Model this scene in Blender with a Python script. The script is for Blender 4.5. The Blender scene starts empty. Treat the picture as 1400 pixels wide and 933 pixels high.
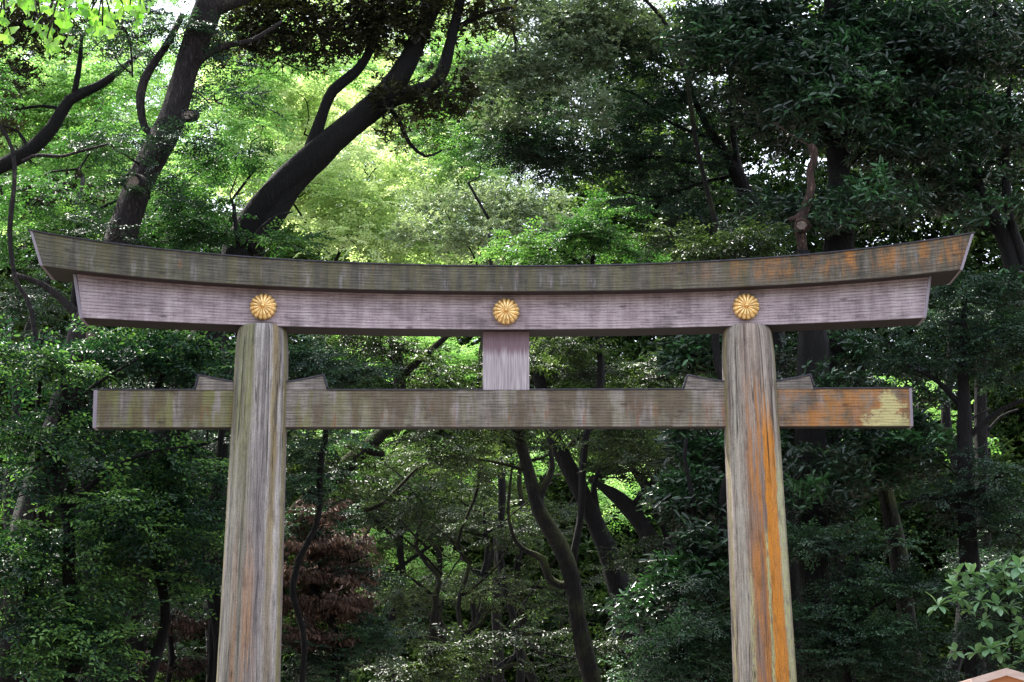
import bpy, math, random
import numpy as np
from mathutils import Vector

random.seed(7)
rng = np.random.default_rng(7)
scene = bpy.context.scene
C = scene.collection

# ------------------------------------------------------------------ camera
CY, CZ, PITCH, FPX = -38.6, 1.6, math.radians(13.0), 2800.0
cam_d = bpy.data.cameras.new('camera')
cam = bpy.data.objects.new('camera', cam_d)
C.objects.link(cam)
cam.location = (0, CY, CZ)
cam.rotation_euler = (math.radians(90) + PITCH, 0, 0)
cam_d.sensor_width = 36
cam_d.lens = FPX / 1400 * 36
cam_d.clip_end = 2000
scene.camera = cam

# ------------------------------------------------------------------ light
SUN_EL, SUN_AZ = math.radians(60), math.radians(-40)     # azimuth from +Y (north) clockwise
world = bpy.data.worlds.new('World')
scene.world = world
world.use_nodes = True
wn = world.node_tree
bg = wn.nodes['Background']
sky = wn.nodes.new('ShaderNodeTexSky')
sky.sky_type = 'NISHITA'
sky.sun_disc = False
sky.sun_elevation = SUN_EL
sky.sun_rotation = SUN_AZ
sky.dust_density = 3.0
sky.air_density = 1.0
sky.ozone_density = 1.0
bg.inputs[1].default_value = 0.14
mixn = wn.nodes.new('ShaderNodeMix'); mixn.data_type = 'RGBA'      # thin white cloud over the blue
mixn.inputs[0].default_value = 0.5
wn.links.new(sky.outputs[0], mixn.inputs[6])
mixn.inputs[7].default_value = (6.0, 6.1, 6.4, 1)
wn.links.new(mixn.outputs[2], bg.inputs[0])
sd = bpy.data.lights.new('sun', 'SUN')
sd.energy = 4.6
sd.angle = math.radians(3)
sd.color = (1.0, 0.95, 0.88)
sun = bpy.data.objects.new('sun', sd)
C.objects.link(sun)
sv = Vector((math.sin(SUN_AZ) * math.cos(SUN_EL), math.cos(SUN_AZ) * math.cos(SUN_EL), math.sin(SUN_EL)))
sun.rotation_euler = sv.to_track_quat('Z', 'Y').to_euler()
sun.location = sv * 80

scene.view_settings.view_transform = 'Standard'
scene.view_settings.look = 'None'
scene.view_settings.exposure = 2.05
scene.view_settings.gamma = 1.0
scene.cycles.max_bounces = 7
scene.cycles.diffuse_bounces = 3
scene.cycles.glossy_bounces = 2
scene.cycles.transmission_bounces = 4
scene.cycles.use_denoising = True

# ------------------------------------------------------------------ helpers
def P(px, py, Y):
    """A point at depth Y whose picture position (1400 x 933) is px, py."""
    c, s = math.cos(PITCH), math.sin(PITCH)
    a, b = (px - 700) / FPX, (466.5 - py) / FPX
    d = np.array([a, c - s * b, s + c * b])
    t = (Y - CY) / d[1]
    return np.array([0, CY, CZ]) + d * t

def scale_at(Y, py=466):
    b = (466.5 - py) / FPX
    return (Y - CY) / (math.cos(PITCH) - math.sin(PITCH) * b) / FPX   # metres per pixel

def tag(o, label=None, cat=None, group=None, kind=None):
    if label: o['label'] = label
    if cat: o['category'] = cat
    if group: o['group'] = group
    if kind: o['kind'] = kind
    return o

def empty(name, loc, label, cat, group=None):
    o = bpy.data.objects.new(name, None)
    C.objects.link(o)
    o.location = loc
    o.empty_display_size = 0.3
    return tag(o, label, cat, group)

def link(name, me, mat, parent=None, loc=None, kind=None):
    o = bpy.data.objects.new(name, me)
    C.objects.link(o)
    if mat is not None and len(me.materials) == 0:
        me.materials.append(mat)
    if parent is not None:
        o.parent = parent
        if loc is None:
            o.location = -parent.location          # mesh data given in world coordinates
        else:
            o.location = loc
    elif loc is not None:
        o.location = loc
    if kind: o['kind'] = kind
    return o

def mesh(name, V, F, uv=None, smooth=False, attr=None):
    me = bpy.data.meshes.new(name)
    if isinstance(V, np.ndarray) and isinstance(F, np.ndarray):
        nv, nf, k = len(V), len(F), F.shape[1]
        me.vertices.add(nv)
        me.vertices.foreach_set('co', V.astype(np.float32).ravel())
        me.loops.add(nf * k)
        me.loops.foreach_set('vertex_index', F.astype(np.int32).ravel())
        me.polygons.add(nf)
        me.polygons.foreach_set('loop_start', (np.arange(nf) * k).astype(np.int32))
        me.polygons.foreach_set('loop_total', np.full(nf, k, np.int32))
        me.update(calc_edges=True)
    else:
        me.from_pydata([tuple(v) for v in V], [], [tuple(f) for f in F])
        me.update()
    if uv is not None:
        l = me.uv_layers.new(name='UVMap')
        vi = np.empty(len(me.loops), np.int32)
        me.loops.foreach_get('vertex_index', vi)
        l.data.foreach_set('uv', np.asarray(uv, np.float32)[vi].ravel())
    if attr is not None:
        a = me.attributes.new('tint', 'FLOAT', 'POINT')
        a.data.foreach_set('value', attr.astype(np.float32))
    if smooth:
        me.polygons.foreach_set('use_smooth', np.ones(len(me.polygons), bool))
    return me

def prism(pts, yf, yb):
    """Closed prism from an outline in x,z between two y planes."""
    n = len(pts)
    V = [(p[0], yf, p[1]) for p in pts] + [(p[0], yb, p[1]) for p in pts]
    F = [tuple(range(n)), tuple(range(2 * n - 1, n - 1, -1))]
    F += [(i, i + n, (i + 1) % n + n, (i + 1) % n) for i in range(n)]
    return V, F

def box(x0, x1, y0, y1, z0, z1):
    return prism([(x0, z0), (x1, z0), (x1, z1), (x0, z1)], y0, y1)

# ------------------------------------------------------------------ material nodes
class NT:
    def __init__(s, name):
        s.m = bpy.data.materials.new(name)
        s.m.use_nodes = True
        s.t = s.m.node_tree
        s.b = s.t.nodes['Principled BSDF']
    def n(s, typ, **kw):
        nd = s.t.nodes.new(typ)
        for k, v in kw.items():
            setattr(nd, k, v)
        return nd
    def l(s, a, b): s.t.links.new(a, b)
    def put(s, inp, v):
        if hasattr(v, 'is_linked') or hasattr(v, 'links'):
            s.l(v, inp)
        else:
            inp.default_value = v
    def math(s, op, a, b=0.0, c=0.0, clamp=False):
        nd = s.n('ShaderNodeMath', operation=op, use_clamp=clamp)
        for i, v in enumerate((a, b, c)):
            s.put(nd.inputs[i], v)
        return nd.outputs[0]
    def mr(s, v, a, b, c=0.0, d=1.0, smooth=True):
        nd = s.n('ShaderNodeMapRange', interpolation_type='SMOOTHSTEP' if smooth else 'LINEAR')
        s.put(nd.inputs[0], v)
        for i, x in zip((1, 2, 3, 4), (a, b, c, d)):
            s.put(nd.inputs[i], x)
        return nd.outputs[0]
    def mix(s, f, a, b):
        nd = s.n('ShaderNodeMix', data_type='RGBA')
        s.put(nd.inputs[0], f)
        for i, v in ((6, a), (7, b)):
            if isinstance(v, tuple): nd.inputs[i].default_value = (*v, 1)
            else: s.l(v, nd.inputs[i])
        return nd.outputs[2]
    def mul(s, f, a, b):
        nd = s.n('ShaderNodeMix', data_type='RGBA', blend_type='MULTIPLY')
        s.put(nd.inputs[0], f)
        for i, v in ((6, a), (7, b)):
            if isinstance(v, tuple): nd.inputs[i].default_value = (*v, 1)
            else: s.l(v, nd.inputs[i])
        return nd.outputs[2]
    def noise(s, vec, scale, xyz=(1, 1, 1), off=(0, 0, 0), detail=4, rough=0.6):
        mp = s.n('ShaderNodeMapping')
        mp.inputs['Scale'].default_value = xyz
        mp.inputs['Location'].default_value = off
        s.l(vec, mp.inputs[0])
        nd = s.n('ShaderNodeTexNoise')
        nd.inputs['Scale'].default_value = scale
        nd.inputs['Detail'].default_value = detail
        nd.inputs['Roughness'].default_value = rough
        s.l(mp.outputs[0], nd.inputs['Vector'])
        return nd.outputs[0]
    def ramp(s, v, stops):
        nd = s.n('ShaderNodeValToRGB')
        el = nd.color_ramp.elements
        while len(el) < len(stops): el.new(0.5)
        for e, (p, c) in zip(el, stops):
            e.position = p
            e.color = (*c, 1)
        s.put(nd.inputs[0], v)
        return nd.outputs[0]
    def band(s, v, c, w, soft):
        d = s.math('ABSOLUTE', s.math('SUBTRACT', v, c))
        return s.mr(d, w, w + soft, 1.0, 0.0)
    def bump(s, h, dist=0.01, strength=0.6):
        nd = s.n('ShaderNodeBump')
        nd.inputs['Strength'].default_value = strength
        nd.inputs['Distance'].default_value = dist
        s.l(h, nd.inputs['Height'])
        s.l(nd.outputs[0], s.b.inputs['Normal'])

PITCHG = 0.054        # spacing of the raised growth rings on the beams

def beam_material(name, dark, mid, light, stain):
    """Weathered beam: UV.x = metres along, UV.y = metres up the face; stain(nt, col, u, v, vec) adds growths, for the shimaki also painted shade."""
    t = NT(name)
    uvn = t.n('ShaderNodeUVMap', uv_map='UVMap')
    vec = uvn.outputs[0]
    sx = t.n('ShaderNodeSeparateXYZ'); t.l(vec, sx.inputs[0])
    u, v = sx.outputs[0], sx.outputs[1]
    grain = t.noise(vec, 1, (1.6, 60, 1), detail=5, rough=0.65)
    streak = t.noise(vec, 1, (5.5, 0.9, 1), (3, 1, 0), detail=4)
    fine = t.noise(vec, 1, (40, 90, 1), detail=3)
    blot = t.noise(vec, 1, (1.1, 2.2, 1), (7, 2, 0), detail=5)
    val = t.math('ADD', t.math('MULTIPLY', grain, 0.55), t.math('MULTIPLY', streak, 0.45))
    col = t.ramp(val, [(0.33, dark), (0.5, mid), (0.66, light)])
    col = t.mul(t.mr(blot, 0.42, 0.7, 0.0, 0.55), col, (0.45, 0.42, 0.42))
    col = stain(t, col, u, v, vec)
    # grooves between the growth rings hold dirt
    g = t.math('FRACT', t.math('DIVIDE', t.math('ADD', v, t.math('MULTIPLY', t.noise(vec, 1, (0.9, 0.6, 1)), 0.05)), PITCHG))
    gm = t.band(g, 0.5, 0.07, 0.24)
    col = t.mul(t.math('MULTIPLY', gm, t.mr(t.noise(vec, 1, (3, 25, 1), (1, 5, 0)), 0.35, 0.6, 0.2, 0.75)), col, (0.36, 0.33, 0.33))
    col = t.mul(0.75, col, t.ramp(fine, [(0.3, (0.55, 0.55, 0.55)), (0.55, (1, 1, 1)), (0.75, (1.25, 1.25, 1.25))]))
    ck = t.noise(vec, 1, (0.35, 14, 1), (4, 4, 0), detail=4, rough=0.5)
    ckm = t.math('MULTIPLY', t.band(ck, 0.5, 0.0015, 0.005), t.mr(t.noise(vec, 1, (0.6, 1.5, 1), (14, 4, 0), detail=2), 0.48, 0.56))
    col = t.mul(t.math('MULTIPLY', ckm, 0.85), col, (0.2, 0.17, 0.17))
    sm = t.mr(t.noise(vec, 1, (2.2, 9, 1), (4, 14, 0), detail=6, rough=0.75), 0.50, 0.68, 0, 0.6)
    col = t.mul(sm, col, (0.42, 0.40, 0.40))
    speck = t.mr(t.noise(vec, 1, (45, 60, 1), (1, 2, 0), detail=1), 0.74, 0.78, 0, 0.6)
    col = t.mix(speck, col, (0.6, 0.58, 0.56))
    # knots
    vo = t.n('ShaderNodeTexVoronoi'); vo.inputs['Scale'].default_value = 1.0
    mp = t.n('ShaderNodeMapping'); mp.inputs['Scale'].default_value = (0.9, 2.6, 1); t.l(vec, mp.inputs[0]); t.l(mp.outputs[0], vo.inputs['Vector'])
    kn = t.mr(vo.outputs['Distance'], 0.03, 0.10, 1.0, 0.0)
    col = t.mul(t.math('MULTIPLY', kn, 0.75), col, (0.3, 0.26, 0.26))
    t.l(col, t.b.inputs['Base Color'])
    t.b.inputs['Roughness'].default_value = 0.8
    h = t.math('SUBTRACT', t.math('ADD', grain, t.math('MULTIPLY', fine, 0.5)), t.math('MULTIPLY', gm, 1.2))
    t.bump(h, 0.008, 0.5)
    return t.m

ORANGE = (0.48, 0.185, 0.03)
OLIVE = (0.135, 0.125, 0.045)
LICHEN = (0.62, 0.56, 0.27)

def stain_kasagi(t, col, u, v, vec):
    st = t.noise(vec, 1, (4.2, 0.35, 1), (0, 0, 0), detail=3)
    st2 = t.noise(vec, 1, (6.0, 1.1, 1), (11, 4, 0), detail=4)
    ol = t.math('MULTIPLY', t.mr(st, 0.44, 0.62), t.mr(u, 7.5, 2.5, 0.1, 0.5))
    col = t.mix(ol, col, OLIVE)
    pu = t.math('MULTIPLY', t.mr(st2, 0.56, 0.72, 0, 0.6), t.mr(v, 0.5, 0.1))
    col = t.mix(pu, col, (0.33, 0.29, 0.33))
    orn = t.math('MULTIPLY', t.mr(t.noise(vec, 1, (3.2, 1.0, 1), (5, 9, 0), detail=7, rough=0.78), 0.42, 0.64), t.mr(u, 2.0, 6.5))
    orn = t.math('MULTIPLY', orn, t.mr(v, 0.02, 0.25, 0.15, 1.0))
    col = t.mix(t.math('MULTIPLY', orn, 0.75), col, ORANGE)
    few = t.math('MULTIPLY', t.mr(t.noise(vec, 1, (7, 1.4, 1), (25, 9, 0), detail=3), 0.66, 0.74), 0.6)
    return t.mix(few, col, (0.25, 0.10, 0.03))

def stain_shade_shimaki(t, col, u, v, vec):
    red = t.math('MULTIPLY', t.mr(v, 0.45, 0.86), t.mr(t.noise(vec, 1, (0.6, 2, 1), detail=3), 0.3, 0.7, 0.45, 1.0))  # redder unweathered wood, strengthened to deepen the shade below the kasagi
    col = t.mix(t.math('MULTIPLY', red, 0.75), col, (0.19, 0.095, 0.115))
    col = t.mix(t.mr(t.math('ADD', v, t.math('MULTIPLY', t.noise(vec, 1, (2, 8, 1)), 0.12)), 0.76, 0.93, 0, 0.7), col, (0.085, 0.04, 0.055))  # under-shadow of the kasagi painted as a dark top edge
    gr = t.math('MULTIPLY', t.mr(t.noise(vec, 1, (0.8, 1.5, 1), (9, 0, 0), detail=6), 0.5, 0.66), t.mr(v, 0.5, 0.15))
    return t.mul(t.math('MULTIPLY', gr, 0.8), col, (0.42, 0.42, 0.40))

def stain_nuki(t, col, u, v, vec):
    st = t.noise(vec, 1, (3.4, 0.5, 1), (2, 0, 0), detail=4)
    st2 = t.noise(vec, 1, (5.2, 0.8, 1), (21, 4, 0), detail=4)
    ol = t.math('MULTIPLY', t.mr(st, 0.38, 0.58), t.mr(u, -1.5, -5.0, 0.3, 0.9))
    col = t.mix(ol, col, (0.19, 0.19, 0.062))
    col = t.mix(t.mr(st2, 0.56, 0.72, 0, 0.7), col, (0.36, 0.31, 0.33))
    few = t.math('MULTIPLY', t.mr(t.noise(vec, 1, (6, 1.0, 1), (35, 9, 0), detail=4), 0.54, 0.66), t.mr(v, 0.65, 0.25))
    col = t.mix(t.math('MULTIPLY', few, 0.6), col, (0.26, 0.11, 0.05))
    brn = t.mr(t.noise(vec, 1, (2.6, 0.6, 1), (55, 9, 0), detail=4), 0.46, 0.60, 0, 0.75)
    col = t.mix(brn, col, (0.12, 0.085, 0.05))
    orn = t.math('MULTIPLY', t.mr(t.noise(vec, 1, (2.2, 1.6, 1), (5, 3, 0), detail=7, rough=0.78), 0.37, 0.62), t.mr(u, 3.4, 6.0))
    col = t.mix(t.math('MULTIPLY', orn, 0.8), col, ORANGE)
    # pale crust of lichen at the right-hand end
    d = t.math('ADD', t.math('MULTIPLY', t.math('ABSOLUTE', t.math('SUBTRACT', u, 7.25)), 0.75), t.math('MULTIPLY', v, 0.62))
    dd = t.math('ADD', d, t.math('MULTIPLY', t.math('SUBTRACT', t.noise(vec, 1, (3, 3, 1), (1, 8, 0), detail=7, rough=0.75), 0.5), 1.5))
    li = t.math('MULTIPLY', t.mr(dd, 0.28, 0.46, 1.0, 0.0), t.mr(u, 6.2, 6.3))
    return t.mix(t.math('MULTIPLY', li, 0.92), col, LICHEN)

def stain_none(t, col, u, v, vec): return col

M = {}
M['kasagi'] = beam_material('kasagi_wood', (0.038, 0.033, 0.028), (0.105, 0.092, 0.072), (0.235, 0.21, 0.175), stain_kasagi)
M['shimaki'] = beam_material('shimaki_wood', (0.22, 0.165, 0.19), (0.45, 0.355, 0.395), (0.66, 0.56, 0.60), stain_shade_shimaki)
M['nuki'] = beam_material('nuki_wood', (0.085, 0.072, 0.066), (0.24, 0.205, 0.19), (0.46, 0.41, 0.39), stain_nuki)
M['wedge'] = beam_material('wedge_wood', (0.10, 0.088, 0.08), (0.23, 0.20, 0.18), (0.40, 0.36, 0.33), stain_none)

def plain_wood(name, a, b, axis=(2, 2, 30), rough=0.75):
    t = NT(name)
    tc = t.n('ShaderNodeTexCoord').outputs['Object']
    g = t.noise(tc, 1, axis, detail=5)
    t.l(t.ramp(g, [(0.3, a), (0.7, b)]), t.b.inputs['Base Color'])
    t.b.inputs['Roughness'].default_value = rough
    t.bump(g, 0.005, 0.5)
    return t.m

M['under'] = plain_wood('beam_body_wood', (0.016, 0.010, 0.011), (0.036, 0.023, 0.024), (1, 20, 20))  # near-black tone on every beam side but the front
M['trim'] = plain_wood('end_trim_wood', (0.20, 0.17, 0.21), (0.32, 0.27, 0.32), (30, 30, 2))
M['seam'] = plain_wood('seam_wood', (0.30, 0.24, 0.23), (0.42, 0.35, 0.33))

def metal_cap():
    t = NT('copper_sheet_cap')
    tc = t.n('ShaderNodeTexCoord').outputs['Object']
    g = t.noise(tc, 6, (1, 1, 4), detail=4)
    t.l(t.ramp(g, [(0.35, (0.02, 0.018, 0.026)), (0.6, (0.05, 0.043, 0.058)), (0.75, (0.14, 0.12, 0.13))]), t.b.inputs['Base Color'])
    t.b.inputs['Roughness'].default_value = 0.55
    t.b.inputs['Metallic'].default_value = 0.3
    return t.m
M['cap'] = metal_cap()

def strut_material():
    t = NT('strut_wood')
    tc = t.n('ShaderNodeTexCoord').outputs['Object']
    sx = t.n('ShaderNodeSeparateXYZ'); t.l(tc, sx.inputs[0])
    g = t.noise(tc, 1, (55, 10, 1.5), detail=5)
    col = t.ramp(g, [(0.32, (0.20, 0.165, 0.185)), (0.5, (0.36, 0.31, 0.34)), (0.68, (0.52, 0.47, 0.49))])
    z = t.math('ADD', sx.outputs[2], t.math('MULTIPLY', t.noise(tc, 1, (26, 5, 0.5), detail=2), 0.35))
    col = t.mix(t.mr(z, ZS - 0.12, ZS + 0.10, 0.0, 0.8), col, (0.13, 0.06, 0.085))  # redder protected wood at the top, darkened to paint in the beam's shade
    t.l(col, t.b.inputs['Base Color'])
    t.b.inputs['Roughness'].default_value = 0.8
    t.bump(g, 0.008, 0.6)
    return t.m

def pillar_material(right):
    t = NT('pillar_wood_right' if right else 'pillar_wood_left')
    vec = t.n('ShaderNodeUVMap', uv_map='UVMap').outputs[0]
    sx = t.n('ShaderNodeSeparateXYZ'); t.l(vec, sx.inputs[0])
    u0, z = sx.outputs[0], sx.outputs[1]
    wob = t.math('MULTIPLY', t.math('SUBTRACT', t.noise(vec, 1, (1.5, 0.8, 1), (2, 2, 0), detail=5), 0.5), 0.30)
    wob2 = t.math('MULTIPLY', t.math('SUBTRACT', t.noise(vec, 1, (10, 4, 1), (4, 2, 0), detail=4), 0.5), 0.10)
    u = t.math('ADD', u0, t.math('ADD', wob, wob2))
    ue = t.math('ADD', u0, wob2)
    g1 = t.noise(vec, 1, (22, 0.7, 1), (0, 0, 0), detail=8, rough=0.78)
    g2 = t.noise(vec, 1, (5.5, 0.22, 1), (3, 5, 0), detail=4, rough=0.6)
    fine = t.noise(vec, 1, (60, 30, 1), detail=3)
    val = t.math('ADD', t.math('MULTIPLY', g1, 0.5), t.math('MULTIPLY', g2, 0.5))
    if right:
        col = t.ramp(val, [(0.38, (0.08, 0.064, 0.058)), (0.47, (0.24, 0.19, 0.165)), (0.60, (0.50, 0.44, 0.39))])
        br = t.math('MULTIPLY', t.band(u, -0.10, 0.26, 0.25), t.mr(g2, 0.35, 0.6, 0.35, 0.95))
        col = t.mix(t.math('MULTIPLY', br, t.mr(z, 9.6, 6.0, 0.25, 0.9)), col, (0.22, 0.095, 0.045))
        gy = t.band(u, -0.62, 0.13, 0.14)
        col = t.mix(t.math('MULTIPLY', gy, t.mr(g1, 0.42, 0.56, 0.05, 0.8)), col, (0.36, 0.34, 0.29))
        # blotchy orange near the top
        top = t.math('MULTIPLY', t.band(u, 0.1, 0.34, 0.2), t.math('MULTIPLY', t.mr(t.noise(vec, 1, (7, 0.6, 1), (9, 9, 0), detail=5), 0.44, 0.58), t.mr(z, 9.95, 9.2)))
        col = t.mix(t.math('MULTIPLY', top, 0.75), col, ORANGE)
        # long solid orange streak, right of centre
        so = t.math('MULTIPLY', t.band(u, 0.45, 0.18, 0.06), t.mr(z, 9.4, 8.4))
        col = t.mix(t.math('MULTIPLY', so, t.mr(g1, 0.38, 0.52, 0.6, 0.98)), col, (0.62, 0.225, 0.012))
        # crusts of pale lichen on both flanks of the streak
        l1 = t.math('MULTIPLY', t.band(u, 0.19, 0.03, 0.05), t.mr(z, 7.0, 6.4))
        l2 = t.math('MULTIPLY', t.band(u, 0.78, 0.08, 0.08), t.mr(z, 8.6, 7.6))
        l3 = t.math('MULTIPLY', t.band(u, -0.42, 0.03, 0.07), t.math('MULTIPLY', t.mr(z, 6.4, 5.6), 0.7))
        l = t.math('MULTIPLY', t.math('MAXIMUM', l1, t.math('MAXIMUM', l2, l3)), t.mr(t.noise(vec, 1, (30, 5, 1), (7, 7, 0), detail=5, rough=0.7), 0.42, 0.52, 0.1, 1.0))
        col = t.mix(l, col, (0.46, 0.44, 0.21))
    else:
        col = t.ramp(val, [(0.39, (0.075, 0.066, 0.068)), (0.48, (0.24, 0.21, 0.205)), (0.60, (0.50, 0.46, 0.44))])
        ol = t.math('MULTIPLY', t.band(u, -0.50, 0.20, 0.25), t.mr(z, 6.0, 9.0, 0.3, 1.0))
        col = t.mix(t.math('MULTIPLY', ol, t.mr(g1, 0.42, 0.58, 0.2, 0.85)), col, (0.22, 0.22, 0.06))
        oc = t.math('MULTIPLY', t.band(u, 0.62, 0.06, 0.10), t.mr(z, 4.5, 7.5, 0.35, 0.75))
        col = t.mix(t.math('MULTIPLY', oc, t.mr(g1, 0.4, 0.56, 0.35, 1.0)), col, (0.28, 0.20, 0.06))
        ob = t.math('MULTIPLY', t.band(u, -0.15, 0.28, 0.25), t.math('MULTIPLY', t.mr(z, 7.6, 5.2), t.mr(g2, 0.42, 0.6)))
        col = t.mix(t.math('MULTIPLY', ob, 0.75), col, (0.36, 0.17, 0.06))
        pur = t.math('MULTIPLY', t.band(u, 0.30, 0.08, 0.2), 0.5)
        col = t.mix(t.math('MULTIPLY', pur, t.mr(g1, 0.4, 0.56, 0.9, 0.1)), col, (0.12, 0.10, 0.12))
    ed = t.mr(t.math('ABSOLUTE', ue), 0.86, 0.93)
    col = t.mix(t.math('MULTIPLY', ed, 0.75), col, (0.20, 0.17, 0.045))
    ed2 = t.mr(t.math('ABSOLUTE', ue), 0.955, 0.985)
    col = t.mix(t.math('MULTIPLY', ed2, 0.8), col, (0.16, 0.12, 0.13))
    crack = t.math('MULTIPLY', t.mr(t.noise(vec, 1, (34, 0.35, 1), (8, 1, 0), detail=3), 0.36, 0.30), 0.8)
    col = t.mul(crack, col, (0.30, 0.27, 0.27))
    thr = t.noise(vec, 1, (70, 3.0, 1), (6, 6, 0), detail=5, rough=0.8)
    col = t.mul(0.85, col, t.ramp(thr, [(0.36, (0.45, 0.43, 0.43)), (0.52, (1, 1, 1)), (0.66, (1.4, 1.4, 1.38))]))
    dirt = t.mr(t.noise(vec, 1, (3.5, 1.6, 1), (16, 6, 0), detail=7, rough=0.8), 0.5, 0.64, 0, 0.55)
    col = t.mul(dirt, col, (0.42, 0.39, 0.38))
    col = t.mul(0.8, col, t.ramp(fine, [(0.3, (0.6, 0.6, 0.6)), (0.55, (1, 1, 1)), (0.75, (1.25, 1.25, 1.25))]))
    sp_ = t.noise(vec, 1, (2.6, 0.10, 1), (31, 6, 0), detail=4, rough=0.5)      # long drying splits
    spm = t.math('MULTIPLY', t.band(sp_, 0.5, 0.002, 0.008), t.mr(t.noise(vec, 1, (1.2, 0.5, 1), (41, 6, 0), detail=2), 0.46, 0.54))
    col = t.mul(t.math('MULTIPLY', spm, 0.9), col, (0.16, 0.14, 0.14))
    t.l(col, t.b.inputs['Base Color'])
    t.b.inputs['Roughness'].default_value = 0.75
    t.bump(t.math('SUBTRACT', t.math('ADD', g1, t.math('MULTIPLY', fine, 0.35)), crack), 0.014, 0.7)
    return t.m

def gold():
    t = NT('gilded_metal')
    tc = t.n('ShaderNodeTexCoord').outputs['Object']
    g = t.noise(tc, 14, detail=3)
    gi_ = t.n('ShaderNodeNewGeometry')
    tar = t.mr(t.noise(gi_.outputs['Position'], 9, detail=5), 0.5, 0.68, 0, 0.55)
    t.l(t.mix(tar, t.ramp(g, [(0.35, (0.75, 0.36, 0.08)), (0.6, (1.0, 0.72, 0.34))]), (0.36, 0.17, 0.05)), t.b.inputs['Base Color'])
    t.b.inputs['Metallic'].default_value = 0.5
    t.b.inputs['Roughness'].default_value = 0.27
    return t.m
M['gold'] = gold()
M['gold_dark'] = plain_wood('gilded_rim_shade', (0.28, 0.11, 0.02), (0.42, 0.18, 0.03))

# ------------------------------------------------------------------ setting: ground
def ground_material():
    t = NT('forest_soil')
    tc = t.n('ShaderNodeTexCoord').outputs['Object']
    g = t.noise(tc, 1.5, detail=6)
    t.l(t.ramp(g, [(0.35, (0.035, 0.028, 0.02)), (0.6, (0.07, 0.055, 0.035)), (0.75, (0.05, 0.07, 0.03))]), t.b.inputs['Base Color'])
    t.b.inputs['Roughness'].default_value = 0.95
    t.bump(g, 0.05, 0.7)
    return t.m

def gravel_material():
    t = NT('path_gravel')
    tc = t.n('ShaderNodeTexCoord').outputs['Object']
    vo = t.n('ShaderNodeTexVoronoi'); vo.inputs['Scale'].default_value = 40
    t.l(tc, vo.inputs['Vector'])
    t.l(t.ramp(vo.outputs['Distance'], [(0.0, (0.42, 0.40, 0.36)), (0.6, (0.26, 0.24, 0.21))]), t.b.inputs['Base Color'])
    t.b.inputs['Roughness'].default_value = 0.95
    t.bump(vo.outputs['Distance'], 0.02, 0.6)
    return t.m

def ground_z(x, y):
    far = np.clip((np.asarray(y, float) - 18) / 60, 0, 1)
    side = np.clip((np.abs(np.asarray(x, float)) - 10) / 40, 0, 1)
    return 5.0 * far * far * (3 - 2 * far) + 1.5 * side

gx = np.concatenate([np.linspace(-900, -80, 8), np.linspace(-60, 60, 61), np.linspace(80, 900, 8)])
gy = np.concatenate([np.linspace(-900, -80, 8), np.linspace(-60, 110, 86), np.linspace(130, 900, 8)])
GX, GY = np.meshgrid(gx, gy)
GZ = ground_z(GX, GY) + 0.12 * np.sin(GX * 0.7) * np.cos(GY * 0.53) * (np.abs(GX) > 8)
V = np.stack([GX, GY, GZ], -1).reshape(-1, 3)
w = len(gx)
F = np.array([(j * w + i, j * w + i + 1, (j + 1) * w + i + 1, (j + 1) * w + i) for j in range(len(gy) - 1) for i in range(w - 1)])
tag(link('ground', mesh('ground', V, F, smooth=True), ground_material()), kind='structure')
py_ = np.linspace(-120, 60, 91)
cx_ = 0.02 * np.clip(py_ - 5, 0, 99) ** 1.5 * -0.3
V = np.array([(c + s * 5.0, y, float(ground_z(0, y)) + 0.008) for y, c in zip(py_, cx_) for s in (-1, 1)])
F = np.array([(2 * i, 2 * i + 1, 2 * i + 3, 2 * i + 2) for i in range(90)])
tag(link('path', mesh('path', V, F, smooth=True), gravel_material()), kind='structure')

# ------------------------------------------------------------------ the torii gate
torii = empty('torii_gate', (-0.13, 0, 0), 'great weathered timber shrine gate with curved top beam and three gold crests', 'torii gate')

def curve(pts, deg=4):
    a = np.array(pts, float)
    x = (a[:, 0] - 690) / 640
    return lambda px: np.polyval(np.polyfit(x, a[:, 1], deg), (px - 690) / 640)

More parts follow.
